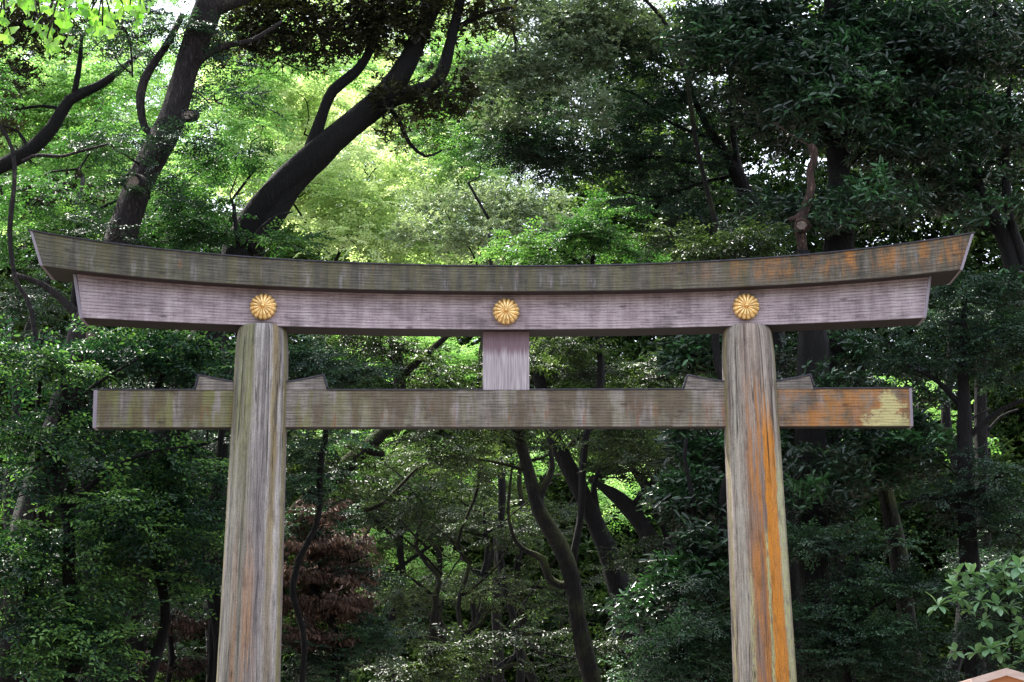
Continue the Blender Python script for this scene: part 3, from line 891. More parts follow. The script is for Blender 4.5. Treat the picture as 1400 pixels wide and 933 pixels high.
def clump_sprays(centres, radii, per, flat=0.5, tint0=0.5, tvar=0.18):
    """Sprays over the upper shells of leaf clumps."""
    n = len(centres)
    ids = np.repeat(np.arange(n), per)
    m = len(ids)
    u = rng.normal(size=(m, 3)); u[:, 2] = np.abs(u[:, 2]) * 0.9 - 0.25
    u /= np.linalg.norm(u, axis=1, keepdims=True)
    rr = radii[ids] * rng.uniform(0.35, 1.0, m) ** 0.6
    pos = centres[ids] + u * rr[:, None] * np.array([1, 1, flat])
    out = u * np.array([1, 1, 0.35]) + rng.normal(0, 0.28, (m, 3)); out[:, 2] -= 0.12
    up = np.array([0, 0, 1.0]) + 0.45 * u + rng.normal(0, 0.22, (m, 3))
    # tint rises towards the top of each clump
    tint = tint0 + rng.normal(0, tvar, n)[ids] + 0.14 * u[:, 2] + rng.normal(0, 0.08, m)
    return pos, out, up, rng.uniform(0.75, 1.25, m), tint

def pads_to_clumps(pads, Y, rc, dens, dfac=0.8):
    cs, rs = [], []
    for pd in pads:
        px, py, rx, ry = pd[:4]
        yy = Y + (pd[4] if len(pd) > 4 else 0)
        k = pd[5] if len(pd) > 5 else 1.0
        c = P(px, py, yy); m = scale_at(yy, py)
        a, b = rx * m, ry * m
        dpt = max(0.8, min(a, 3.0) * dfac)
        vol_n = max(2, int(k * dens * (math.pi * a * b) / (math.pi * rc * rc * 0.6)))
        u = rng.normal(size=(vol_n, 3)); u /= np.linalg.norm(u, axis=1, keepdims=True)
        u *= rng.uniform(0.1, 1, (vol_n, 1)) ** 0.45
        cs.append(c + u * np.array([a, dpt, b])); rs.append(rc * rng.uniform(0.6, 1.35, vol_n))
    return np.concatenate(cs), np.concatenate(rs)

def smooth_path(pts, step=0.35):
    pts = np.array(pts, float)                        # x y z r
    if len(pts) < 3: 
        return np.array([pts[0] + (pts[-1] - pts[0]) * s for s in np.linspace(0, 1, 6)])
    ext = np.vstack([2 * pts[0] - pts[1], pts, 2 * pts[-1] - pts[-2]])
    out = []
    for i in range(1, len(ext) - 2):
        p0, p1, p2, p3 = ext[i - 1:i + 3]
        n = max(2, int(np.linalg.norm(p2[:3] - p1[:3]) / step))
        for s in np.linspace(0, 1, n, endpoint=False):
            out.append(0.5 * ((2 * p1) + (-p0 + p2) * s + (2 * p0 - 5 * p1 + 4 * p2 - p3) * s * s + (-p0 + 3 * p1 - 3 * p2 + p3) * s ** 3))
    out.append(pts[-1])
    out = np.array(out); out[:, 3] = np.maximum(out[:, 3], 0.004)
    return out

def tube(path, sides=12, rough=0.07, closed=True):
    n = len(path)
    tan = np.gradient(path[:, :3], axis=0); tan /= np.linalg.norm(tan, axis=1, keepdims=True) + 1e-9
    ref = np.array([0, 1.0, 0.13])
    A = np.cross(tan, ref); A /= np.linalg.norm(A, axis=1, keepdims=True) + 1e-9
    B = np.cross(tan, A)
    an = np.arange(sides) * 2 * math.pi / sides
    ph = rng.uniform(0, 6, 3)
    s = np.arange(n)[:, None]
    rad = path[:, 3:4] * (1 + rough * np.sin(an * 3 + ph[0] + s * 0.25) + rough * 0.7 * np.sin(an * 5 + ph[1] - s * 0.4) + rough * 0.8 * np.sin(s * 0.9 + ph[2]) + rng.normal(0, rough * 0.35, (n, sides)))
    V = path[:, None, :3] + rad[..., None] * (np.cos(an)[None, :, None] * A[:, None, :] + np.sin(an)[None, :, None] * B[:, None, :])
    V = V.reshape(-1, 3)
    i = np.arange(n - 1)[:, None] * sides; k = np.arange(sides)[None, :]
    F = np.stack([i + k, i + (k + 1) % sides, i + sides + (k + 1) % sides, i + sides + k], -1).reshape(-1, 4)
    if closed:
        c0, c1 = len(V), len(V) + 1
        V = np.vstack([V, path[0, :3], path[-1, :3] + tan[-1] * path[-1, 3] * 0.6])
        e = (n - 1) * sides
        T0 = np.array([(c0, (q + 1) % sides, q, q) for q in range(sides)])
        T1 = np.array([(c1, e + q, e + (q + 1) % sides, e + (q + 1) % sides) for q in range(sides)])
        return V, F, np.vstack([T0, T1])
    return V, F, None

def tube_mesh(name, paths, sides=12, rough=0.07):
    Vs, Fs, off = [], [], 0
    for p in paths:
        V, F, T = tube(p, sides, rough)
        Vs.append(V); Fs += [tuple(f) for f in (F + off)]
        Fs += [(a + off, b + off, c + off) for a, b, c, _ in T]
        off += len(V)
    me = bpy.data.meshes.new(name)
    me.from_pydata(np.vstack(Vs).tolist(), [], Fs); me.update()
    me.polygons.foreach_set('use_smooth', np.ones(len(me.polygons), bool))
    return me

def pix_path(pts, Y):
    out = []
    for q in pts:
        x, y, w_ = q[:3]; yy = Y + (q[3] if len(q) > 3 else 0)
        out.append([*P(x, y, yy), w_ * 0.42 * scale_at(yy, y)])
    return out

def twig_paths(nodes, centres, kmax, r0=0.035, sag=0.25):
    """Curved twigs from the nearest wood to each clump."""
    paths = []
    idx = rng.permutation(len(centres))[:kmax]
    nodes = np.array(nodes)
    grown = nodes[:, :3].copy()
    order = idx[np.argsort([np.min(np.linalg.norm(nodes[:, :3] - centres[i], axis=1)) for i in idx])]
    for i in order:
        c = centres[i]
        d = np.linalg.norm(grown - c, axis=1) + 0.4 * np.maximum(0, grown[:, 2] - c[2])
        a = grown[np.argmin(d)]
        L = np.linalg.norm(c - a)
        if L < 0.25 or L > 7: continue
        m1 = a + (c - a) * 0.35 + rng.normal(0, 0.09 * L, 3) + [0, 0, sag * 0.3 * L * 0.3]
        m2 = a + (c - a) * 0.7 + rng.normal(0, 0.09 * L, 3)
        r = r0 * (0.45 + 0.30 * L)
        p = smooth_path([[*a, r], [*m1, r * 0.75], [*m2, r * 0.5], [*c, r * 0.22]], 0.3)
        paths.append(p)
        grown = np.vstack([grown, p[2::2, :3]])
    return paths

def to_ground(pts, lean=0.0):
    p = pts[0]; q = pts[1]
    gz = float(ground_z(p[0], p[1])) - 0.15
    if p[2] > gz + 0.3:
        slope_ = np.clip((p[0] - q[0]) / max(0.5, q[2] - p[2]), -0.5, 0.5) * 0.6
        h = p[2] - gz
        return [[p[0] + slope_ * h, p[1], gz, p[3] * 1.5 + 0.03], [p[0] + slope_ * h * 0.55, p[1], gz + h * 0.45, p[3] * 1.12]] + pts
    return pts

DENS, PER = 2.2, 2.6
def make_tree(label, Y, trunk, limbs=(), pads=(), sp='mid', bk='dark', rc=0.75, dens=1.0, per=9, flat=0.5, tint=0.5, cat='tree', name='tree', group=None, twigs=40, extra=(), tvar=0.18, knots=(), dfac=0.8, tr=0.035):
    tp = smooth_path(to_ground(pix_path(trunk, Y)))
    b = tp[0]
    root = empty(name, (b[0], b[1], b[2] + 0.15), label, cat, group)
    big = tp[:, 3].max()
    if max(q[2] for q in trunk) <= 24 and len(tp) > 6:       # thin trunks wander a little
        s_ = np.linspace(0, 1, len(tp)); ph = rng.uniform(0, 6, 2)
        tp[:, 0] += 0.22 * np.sin(s_ * 11 + ph[0]) * np.minimum(1, s_ * 5) + 0.10 * np.sin(s_ * 27 + ph[1]) * np.minimum(1, s_ * 5)
    link('trunk', tube_mesh('trunk', [tp], 16 if big > 0.25 else 10), BARK['dark' if name == 'snag' else bk], root)
    nodes = [p for p in tp if p[2] > 2.0] or list(tp)
    for lb in limbs:
        lp = smooth_path(pix_path(lb, Y), 0.25)
        link('branch', tube_mesh('branch', [lp], 10), BARK[bk], root)
        nodes += list(lp)
    for kx, ky, kr, dy in knots:
        knot(root, kx, ky, kr, Y + dy, bk)
    sets = [(sp, pads, tint, dens, 0)] + list(extra)
    cc = []
    for s, pds, tn, dn, yo in sets:
        if not pds: continue
        c, r = pads_to_clumps(pds, Y + yo, rc, dn * DENS, dfac)
        pos, out, up, sc, ti = clump_sprays(c, r, int(per * PER), flat, tn, tvar)
        foliage(s, pos, out, up, sc, ti, root)
        cc.append(c)
    if cc and twigs:
        pths = twig_paths(nodes, np.vstack(cc), twigs, tr)
        if pths:
            link('twigs', tube_mesh('twigs', pths, 5, 0.04), BARK[bk], root, kind='stuff')
    return root

def knot(root, kx, ky, kr, Y, bk):
    """A pruned stub: bark collar round a pale sawn face turned to the path."""
    c = P(kx, ky, Y); r = kr * scale_at(Y, ky)
    V, F = [], []
    prof = [(1.25, 0.55), (1.15, 0.1), (1.1, -0.12), (0.92, -0.2), (0.8, -0.1), (0.78, -0.02)]
    n = 18
    wob = 1 + rng.normal(0, 0.06, n)
    for rr, yy in prof:
        for k in range(n):
            an = 2 * math.pi * k / n
            V.append((c[0] + r * rr * wob[k] * math.cos(an) + yy * r * 0.5, c[1] + r * yy, c[2] + r * rr * wob[k] * 0.85 * math.sin(an)))
    for j in range(len(prof) - 1):
        for k in range(n):
            F.append((j * n + k, j * n + (k + 1) % n, (j + 1) * n + (k + 1) % n, (j + 1) * n + k))
    col = link('knot', mesh('knot', V, F, smooth=True), BARK['grey' if bk != 'red' else 'red'], root)
    V2 = [V[(len(prof) - 1) * n + k] for k in range(n)] + [(c[0], c[1] + 0.02 * r, c[2])]
    link('cut_face', mesh('cut_face', V2, [(k, (k + 1) % n, n) for k in range(n)]), M['cut'], col, loc=(0, 0, 0))

exec_trees = True
# ------------------------------------------------------------------ trees close behind the gate, left side
GL = 'broadleaf trees left of the gate'
make_tree('tall leaning tree with ridged bark and sawn knots behind the left beam ends', 6.5,
    [(18, 860, 77.3), (42, 720, 67.2), (78, 600, 58.8), (110, 480, 52.1), (140, 400, 48.7), (168, 320, 47.0), (192, 250, 47.0), (232, 170, 43.7), (258, 80, 42.0), (285, 5, 45.4), (310, -80, 38.6), (345, -220, 28.6)],
    [[(285, 12, 33.6), (330, -5, 28.6), (400, -30, 21.8), (480, -90, 13.4)], [(222, 190, 16.8), (198, 175, 13.4), (192, 130, 14.3), (205, 95, 14.3), (228, 62, 12.6), (250, 20, 8.4)],
     [(262, 90, 13.4), (300, 66, 10.9), (345, 55, 7.6), (385, 30, 5.0)], [(120, 450, 20.2), (95, 420, 15.1), (60, 390, 10.1), (20, 375, 6.7)]],
    [(205, 45, 70, 45), (320, 120, 60, 40, 0, .6), (300, 60, 80, 40), (240, -110, 260, 90, 0, .7), (300, 170, 45, 50, 1.5, 0.7), (150, 60, 40, 50, 2, .6), (205, 260, 30, 25, -1.2, .5), (265, 210, 25, 30, -1, .5), (150, 215, 22, 20, -1, .5), (150, 310, 25, 18, -1.3, .6)],
    'small', 'grey', 0.7, 0.55, 9, tint=0.35, group=GL, twigs=60, knots=((180, 249, 14, -0.75), (258, 157, 9, -0.45), (127, 458, 12, -0.7)))
make_tree('dark limbed tree forking in front of bright leaves at upper left', 12,
    [(-190, 500, 46.8), (-130, 330, 40.6), (-60, 262, 31.2), (0, 228, 26.5), (40, 207, 23.4), (72, 175, 20.3), (95, 138, 18.7), (135, 118, 15.6), (162, 98, 10.1), (195, 70, 6.2)],
    [[(100, 135, 10.9), (106, 105, 9.4), (110, 78, 7.8), (112, 40, 5.5)], [(85, 150, 7.8), (60, 145, 5.5), (20, 150, 3.9)], [(40, 207, 7.0), (25, 180, 4.7), (0, 172, 3.9)]],
    [(20, 60, 60, 60), (90, 45, 60, 30), (60, 300, 80, 30, 0, .5), (-10, 130, 30, 60, 0, .7)], 'olive', 'dark', 0.6, 0.8, 9, tint=0.45, group=GL, twigs=50)
make_tree('thin bare stem curving up at the left edge of the picture', 4.5,
    [(40, 470, 8), (34, 380, 8), (30, 320, 8), (28, 255, 7), (22, 205, 7), (2, 168, 6), (-25, 140, 5)],
    [[(30, 222, 7), (45, 214, 6), (62, 213, 6), (85, 214, 5), (110, 207, 5), (148, 197, 3)]],
    [(-40, 120, 40, 40)], 'fresh', 'grey', 0.4, 0.6, 8, group=None, twigs=10, cat='sapling', name='sapling')
make_tree('layered bright green tree filling the lower left in front of the leaning trunk', 4.0,
    [(95, 980, 22), (88, 800, 20), (92, 640, 17), (85, 540, 12), (80, 480, 8)],
    [[(90, 700, 10), (140, 650, 8), (200, 620, 5), (260, 610, 3)], [(90, 640, 9), (40, 600, 7), (-10, 560, 5)], [(88, 560, 8), (140, 520, 6), (190, 490, 4)]],
    [(40, 510, 70, 40), (110, 525, 45, 35, 0, .8), (30, 600, 60, 50, 0, .8), (60, 850, 75, 60), (15, 740, 60, 90, 0, .9), (90, 910, 70, 45), (150, 660, 55, 35, 0, .7), (170, 720, 60, 40), (100, 780, 50, 40, 0, .8)],
    'pinnate', 'dark', 0.55, 0.85, 8, 0.42, 0.48, group=GL, twigs=45, tvar=0.22)
make_tree('green tree with flat feathery sprays between the left pillar and the leaning trunk', 5.5,
    [(215, 1000, 20), (210, 850, 18), (205, 700, 15), (212, 600, 12), (225, 520, 9), (235, 470, 6)],
    [[(208, 720, 9), (160, 690, 6), (120, 660, 4)], [(206, 660, 9), (250, 620, 6), (300, 600, 4)]],
    [(200, 480, 75, 40, 0, 1.3), (260, 500, 45, 40), (180, 610, 55, 45), (235, 660, 60, 45), (170, 760, 70, 50), (270, 720, 50, 45), (225, 800, 75, 40, 0, .5), (300, 545, 30, 40, 0, 0.6)],
    'pinnate', 'dark', 0.55, 0.9, 8, 0.42, 0.46, group=GL, twigs=45, tvar=0.2)
make_tree('bright leaved tree showing over the left end of the top beam', 8.5,
    [(150, 640, 16), (120, 480, 16), (95, 360, 13), (85, 300, 10), (80, 250, 6)],
    [[(90, 330, 8), (130, 290, 6), (170, 270, 4)]],
    [(80, 290, 80, 40), (120, 220, 60, 40, 6), (40, 250, 50, 60, 6), (20, 345, 60, 25), (150, 320, 60, 22), (230, 300, 50, 35), (280, 240, 50, 40, 0, .7), (130, 150, 50, 40, 7, .5)],
    'fresh', 'dark', 0.55, 0.75, 8, 0.45, 0.42, group=GL, twigs=40)
make_tree('slim dark trunk standing behind the tie beam left of the left pillar', 14,
    [(186, 940, 36), (188, 800, 34), (194, 650, 34), (202, 560, 34), (230, 490, 30), (262, 440, 26), (280, 380, 20)],
    [[(196, 600, 12), (240, 570, 9), (300, 560, 6)], [(190, 720, 10), (250, 700, 7), (310, 690, 5)]],
    [(240, 560, 90, 50), (280, 660, 60, 60), (150, 560, 60, 60), (290, 300, 60, 50), (250, 830, 90, 60)],
    'small', 'dark', 0.8, 0.75, 8, tint=0.35, group=GL, twigs=50)
make_tree('bare lower trunk in the deep shade at the foot of the left trees', 11,
    [(292, 960, 26), (296, 860, 24), (290, 760, 22), (300, 640, 20), (310, 560, 15)], [[(293, 820, 8), (250, 800, 6), (205, 806, 4)], [(293, 790, 8), (330, 770, 6)], [(295, 700, 8), (260, 680, 6), (215, 690, 4)]],
    [(290, 620, 60, 60), (240, 880, 80, 40, 3, .5)], 'small', 'dark', 0.7, 0.6, 8, tint=0.3, group=GL, twigs=30)
make_tree('trunk half hidden by leaves at the lower left corner', 10,
    [(128, 960, 20), (134, 860, 18), (142, 760, 17), (150, 650, 15), (170, 560, 12)], [[(138, 800, 8), (180, 780, 5)]],
    [(30, 390, 80, 45, 3), (60, 640, 90, 70), (20, 800, 80, 90), (120, 860, 80, 70), (40, 450, 70, 60)], 'small', 'dark', 0.75, 0.85, 8, tint=0.42, group=GL, twigs=40)

# the dark silhouetted tree left of centre
make_tree('dark leaning tree forking into a canopy above the middle left of the gate', 9.5,
    [(215, 640, 56.9), (275, 480, 52.3), (330, 330, 47.5), (372, 268, 45.9), (425, 218, 44.3), (480, 172, 42.7), (528, 132, 39.6), (558, 85, 31.6), (582, 30, 28.5), (612, -45, 23.7), (650, -160, 15.8)],
    [[(522, 138, 28.5), (568, 126, 25.3), (600, 108, 22.2), (614, 62, 17.4), (628, 5, 15.8), (640, -50, 11.9)],
     [(420, 222, 26), (438, 165, 20), (456, 124, 18), (485, 100, 16), (508, 66, 14), (518, 20, 12), (522, -40, 9)],
     [(345, 345, 40), (378, 292, 34), (408, 250, 26), (438, 222, 22), (462, 200, 16), (485, 172, 10)],
     [(535, 150, 9), (548, 170, 8), (560, 196, 6), (582, 214, 5), (604, 206, 3)],
     [(575, 50, 14), (540, 20, 10), (480, 0, 7)], [(620, 40, 10), (660, 20, 7), (700, 10, 5)]],
    [(380, 25, 75, 40), (460, 40, 60, 40, 0, .8), (545, 35, 60, 40), (600, 120, 30, 40, 0, .8), (555, 165, 50, 25, 0, .7), (640, 15, 50, 28, 0, .8), (500, -70, 260, 55, 0, .7), (340, 60, 40, 30)],
    'olive', 'dark', 0.5, 0.95, 9, 0.55, 0.45, group=GL, twigs=110, tr=0.025)
make_tree('small leafy shrub tree in front of the foot of the dark leaning trunk', 8,
    [(300, 660, 10), (310, 540, 10), (322, 420, 9), (330, 340, 8), (325, 280, 6)], [[(330, 340, 5), (370, 300, 4), (400, 290, 3)]],
    [(320, 225, 25, 30, 0, .5), (300, 310, 28, 28, 0, .8), (240, 320, 50, 14), (410, 345, 25, 10, 0, .5), (275, 265, 30, 40, 0, .6)], 'fresh', 'dark', 0.45, 0.8, 8, 0.45, 0.36, group=GL, twigs=30)

# ------------------------------------------------------------------ sunlit trees far behind
GB = 'sunlit trees beyond the clearing'
make_tree('pale lime tree glowing in the sun behind the dark forked limbs', 34,
    [(430, 640, 16), (440, 480, 16), (450, 400, 9), (455, 365, 6)], [[(450, 400, 5), (430, 330, 4), (395, 270, 3), (360, 240, 2)], [(455, 365, 5), (480, 310, 4), (500, 250, 3), (540, 200, 2)]],
    [(430, 150, 80, 60), (370, 120, 70, 50), (470, 260, 90, 50), (400, 250, 60, 60), (540, 300, 70, 50), (500, 340, 90, 30), (560, 240, 60, 40), (330, 90, 60, 50), (600, 330, 60, 40)],
    'maple', 'dark', 1.0, 0.9, 10, 0.5, 0.5, group=GB, twigs=60, tvar=0.22)
make_tree('silvery green tree in full light right above the middle of the gate', 30,
    [(670, 640, 16), (665, 500, 16), (664, 430, 9), (662, 375, 7)], [[(662, 390, 4), (645, 345, 3), (615, 300, 2), (600, 270, 1.2)], [(662, 385, 4), (678, 340, 3), (700, 300, 2), (728, 262, 1.2)]],
    [(650, 260, 60, 60), (690, 320, 60, 40), (620, 330, 60, 30), (600, 270, 40, 30, 0, .7), (720, 280, 40, 40, 0, .8), (760, 330, 50, 35, 0, .8)],
    'silver', 'moss', 0.8, 0.8, 10, 0.45, 0.5, group=GB, twigs=60, tvar=0.2)
make_tree('yellow green tree in the sun at the far upper left', 24,
    [(20, 640, 16), (40, 480, 16), (60, 360, 9), (68, 290, 6), (60, 240, 4)], [[(60, 300, 7), (110, 240, 5), (140, 200, 3)], [(62, 240, 5), (20, 200, 4)]],
    [(60, 120, 90, 50), (40, 190, 80, 50), (120, 200, 60, 50), (150, 130, 60, 40), (60, 270, 90, 45), (0, 110, 60, 60), (140, 290, 60, 40)],
    'lime', 'dark', 0.8, 0.85, 9, 0.5, 0.5, group=GB, twigs=50, tvar=0.22)
make_tree('lime tree seen between the two big left trunks', 27,
    [(300, 640, 14), (305, 480, 14), (308, 360, 8), (318, 300, 4)], [[(312, 280, 5), (350, 230, 4)]],
    [(330, 160, 60, 60), (360, 70, 60, 40), (330, 240, 60, 50), (270, 200, 30, 60), (420, 90, 50, 30), (480, 80, 30, 30)],
    'lime', 'dark', 0.8, 0.75, 9, 0.5, 0.55, group=GB, twigs=40, tvar=0.22)
make_tree('fresh green tree catching light beside the right edge of the clearing', 21,
    [(690, 640, 12), (680, 480, 12), (672, 370, 6), (668, 320, 4)], [[(668, 300, 5), (640, 250, 4)]],
    [(655, 100, 16, 50), (660, 185, 18, 45), (600, 200, 45, 30, 4, .7), (620, 110, 30, 40, 4, .7), (640, 230, 30, 20, 2, .6)],
    'fresh', 'dark', 0.5, 1.3, 9, 0.6, 0.62, group=GB, twigs=30)
make_tree('vivid green tree peeping over the top beam right of the middle crest', 16,
    [(800, 640, 12), (805, 520, 12), (810, 420, 10), (815, 350, 6)], [[(812, 380, 5), (770, 345, 4), (730, 340, 3)]],
    [(740, 345, 45, 20, 0, 1.2), (800, 325, 50, 25), (850, 340, 40, 22), (830, 270, 30, 30, 0, .5)],
    'fresh', 'dark', 0.5, 1.0, 9, 0.45, 0.5, group=GB, twigs=30)

# ------------------------------------------------------------------ right side: tall dark evergreens
GR = 'dark evergreen trees right of the gate'
make_tree('black trunked evergreen with large glossy leaves behind the right half of the top beam', 9,
    [(1128, 760, 64), (1122, 600, 62), (1126, 480, 58), (1146, 340, 46), (1148, 250, 38), (1144, 150, 38), (1140, 20, 34), (1138, -100, 26)],
    [[(1155, 180, 16), (1188, 165, 12), (1225, 150, 10), (1270, 130, 7), (1320, 110, 4)], [(1158, 238, 8), (1185, 248, 6), (1215, 247, 5), (1248, 232, 3)],
     [(1140, 200, 14), (1100, 150, 10), (1060, 110, 7), (1010, 90, 4)], [(1142, 100, 14), (1185, 60, 10), (1230, 20, 6)], [(1140, 120, 12), (1100, 70, 9), (1050, 40, 6)], [(1165, 225, 5), (1178, 210, 4), (1192, 200, 2)]],
    [(1150, 60, 150, 60), (1010, 60, 80, 70, -1, .8), (1260, 80, 110, 70), (1040, 160, 70, 50, 1, .7), (1180, 290, 60, 30, -1, .6), (1250, 200, 70, 50), (1150, -80, 330, 60, 0, .7), (1080, 110, 60, 50, -1.2, .6), (1060, 290, 50, 30, -1, .7), (1150, 130, 60, 60, -1.6, .8), (1110, 300, 30, 25, -1.5, .6)],
    'glossy', 'dark', 0.7, 1.25, 9, 0.6, 0.4, group=GR, twigs=110, tvar=0.2, tr=0.03)
make_tree('evergreen with drooping leafy boughs at the upper right corner', 10.5,
    [(1455, 700, 44), (1420, 480, 36), (1392, 390, 30), (1370, 320, 24), (1345, 270, 16), (1325, 200, 10), (1330, 100, 7)],
    [[(1420, 460, 26), (1398, 360, 22), (1380, 300, 18), (1375, 220, 12), (1380, 120, 8)], [(1385, 330, 10), (1340, 310, 7), (1300, 320, 4)], [(1400, 60, 16), (1360, 20, 12), (1330, -10, 9)]],
    [(1350, 60, 80, 70), (1370, 180, 70, 60), (1300, 260, 60, 40), (1370, 300, 40, 40, 0, .5), (1400, 400, 60, 30, -2, .8)],
    'glossy', 'dark', 0.65, 0.95, 9, 0.55, 0.5, group=GR, twigs=70)
make_tree('leaning forked tree with fine dark foliage right of the clearing', 13,
    [(1075, 640, 30), (1062, 460, 28), (1040, 320, 26), (1018, 262, 25), (998, 222, 20), (978, 190, 14), (955, 150, 10), (930, 80, 7)],
    [[(1015, 255, 14), (1004, 200, 12), (1000, 130, 9), (995, 60, 6)], [(990, 225, 8), (940, 222, 6), (890, 215, 5), (840, 230, 3)], [(1005, 240, 7), (960, 250, 5), (900, 270, 4), (850, 262, 3)], [(975, 190, 7), (920, 170, 5), (870, 130, 4), (830, 120, 2)]],
    [(880, 110, 70, 60, 0, .7), (760, 200, 70, 45), (830, 60, 50, 50, 0, .5), (930, 40, 60, 50, 0, .6), (900, 240, 70, 50), (960, 300, 70, 40), (720, 210, 50, 40), (860, 180, 60, 50), (970, 150, 50, 60, 0, .6), (840, -60, 200, 40), (700, 120, 50, 60, 2), (790, 130, 50, 50, 2, .8), (1010, 60, 50, 70, 2, .6)],
    'small', 'dark', 0.6, 1.3, 9, 0.5, 0.3, group=GR, twigs=110, tvar=0.16, tr=0.03)
make_tree('grey green bough hanging with bare twigs above the clearing', 11,
    [(1010, 640, 11), (1005, 480, 10), (985, 300, 8), (940, 130, 7), (870, 0, 6), (770, -50, 6)],
    [[(770, -40, 8), (720, -20, 6), (700, 20, 5), (705, 60, 4), (704, 95, 2)], [(703, 30, 3), (690, 60, 2.5), (672, 85, 2)], [(705, 50, 3), (715, 75, 2), (725, 92, 1.5)], [(702, 40, 3), (735, 50, 2), (760, 75, 1.5)], [(704, 70, 2), (695, 90, 1.5), (690, 105, 1)]],
    [(740, 90, 45, 35, 0, .7), (790, 60, 50, 40, 0, .7), (690, 110, 40, 25), (760, 30, 60, 25, 0, .5), (830, 20, 40, 25, 0, .7), (800, 150, 30, 20, 0, .5), (720, 30, 50, 30, 1, .5), (870, 60, 40, 40, 1, .6), (700, 165, 35, 25, 1, .6)],
    'silver', 'moss', 0.4, 0.8, 8, 0.55, 0.15, group=GR, twigs=50, tr=0.02)
make_tree('broken snag with reddish bark and hollow knot above the right beam', 7,
    [(1112, 700, 50), (1108, 560, 52), (1112, 470, 46), (1100, 380, 30), (1096, 345, 25)],
    [[(1099, 350, 17), (1095, 325, 18), (1094, 304, 19), (1102, 280, 15), (1109, 256, 14), (1107, 236, 12), (1113, 218, 12), (1112, 205, 15), (1107, 199, 10)], [(1103, 285, 12), (1090, 298, 11), (1080, 300, 8)], [(1110, 202, 3), (1090, 190, 2.5), (1058, 168, 2)]], [(1110, 650, 45, 60, -1, .8), (1120, 545, 30, 25, -1, .5), (1080, 720, 30, 50, -1, .6)], 'glossy', 'red', knots=((1096, 308, 9, -0.28),), name='snag', cat='dead trunk', twigs=0)
make_tree('round dark small leaved shrub crowning just above the top beam near the right crest', 6,
    [(985, 640, 14), (988, 500, 14), (990, 400, 11), (990, 350, 7)], [],
    [(985, 345, 60, 18), (930, 335, 30, 20, 1, .6), (1030, 335, 25, 14, 0, .6)], 'mid', 'dark', 0.4, 1.0, 8, 0.45, 0.4, group=GR, twigs=16)
make_tree('broad dark tree spreading past the right ends of the beams', 6.5,
    [(1335, 960, 34), (1330, 820, 32), (1320, 680, 28), (1318, 560, 22), (1315, 470, 15), (1320, 420, 9)],
    [[(1320, 600, 12), (1370, 560, 9), (1420, 540, 6)], [(1318, 560, 12), (1280, 520, 8), (1240, 500, 5)], [(1325, 700, 12), (1280, 680, 8), (1230, 690, 5)]],
    [(1330, 420, 80, 40), (1290, 480, 70, 40), (1370, 490, 60, 50), (1220, 480, 50, 25, 1, .7), (1340, 660, 80, 30), (1290, 620, 50, 25, 0, .7), (1370, 720, 60, 50), (1290, 720, 40, 40, 0, .7)],
    'small', 'dark', 0.55, 1.0, 8, 0.45, 0.42, group=GR, twigs=70)
make_tree('glossy leaved understorey tree between the right pillar and the pale trunk', 8,
    [(1150, 980, 18), (1145, 860, 17), (1130, 740, 15), (1120, 640, 12), (1130, 560, 9)],
    [[(1130, 740, 6), (1100, 665, 5), (1070, 657, 4)], [(1120, 660, 6), (1170, 662, 5), (1230, 656, 4), (1240, 670, 2)], [(1140, 790, 6), (1180, 770, 4)], [(1130, 700, 5), (1090, 680, 3.5)]],
    [(1110, 620, 50, 40), (1180, 650, 60, 30), (1120, 700, 50, 30, 0, .7), (1160, 500, 60, 30, 1, .7), (1090, 490, 30, 30, 2, .6), (1240, 610, 40, 40), (1240, 540, 30, 40, 1, .6)],
    'glossy', 'dark', 0.5, 0.8, 8, 0.5, 0.55, group=GR, twigs=50)
make_tree('lichen pale slim trunk leaning right of the right pillar', 9.5,
    [(1250, 940, 32), (1240, 840, 30), (1230, 765, 29), (1212, 680, 28), (1190, 600, 26), (1176, 520, 22), (1168, 440, 16)], [[(1200, 640, 10), (1240, 600, 7)]],
    [(1200, 560, 70, 50, 3, .5)], 'small', 'moss', 0.6, 0.7, 8, 0.5, 0.3, group=GR, twigs=20)
make_tree('spreading low tree with fine blue green leaves at the foot of the right pillar', 5,
    [(1165, 1040, 16), (1160, 960, 15), (1155, 880, 13), (1160, 800, 9), (1165, 760, 6)],
    [[(1158, 900, 7), (1110, 850, 5)], [(1157, 860, 7), (1210, 820, 5), (1250, 800, 3)]],
    [(1120, 760, 45, 25), (1120, 850, 55, 35), (1190, 800, 55, 25), (1200, 870, 70, 35), (1270, 800, 40, 30, 0, .7), (1130, 910, 60, 30), (1240, 915, 70, 28), (1170, 740, 50, 20, 0, .7)],
    'small', 'dark', 0.45, 1.1, 8, 0.42, 0.5, group=GR, twigs=40)
for i, (x0, w0, lab) in enumerate(((1306, 18, 'slender dark trunk left of a pair against light leaves at the right edge'), (1342, 22, 'slender dark trunk right of a pair against light leaves at the right edge'))):
    make_tree(lab, 17 + i * 1.5, [(x0 + 8, 900, w0 + 4), (x0 + 4, 760, w0 + 2), (x0, 640, w0), (x0 - 2, 540, w0 - 2), (x0 + 4, 440, w0 - 6)], [[(x0, 600, 6), (x0 + 26, 570, 4), (x0 + 50, 560, 3)]],
        [(x0, 420, 70, 40), (x0 + 40, 760, 60, 60)], 'small', 'dark', 0.8, 0.6, 8, 0.5, 0.35, group=GR, twigs=20)
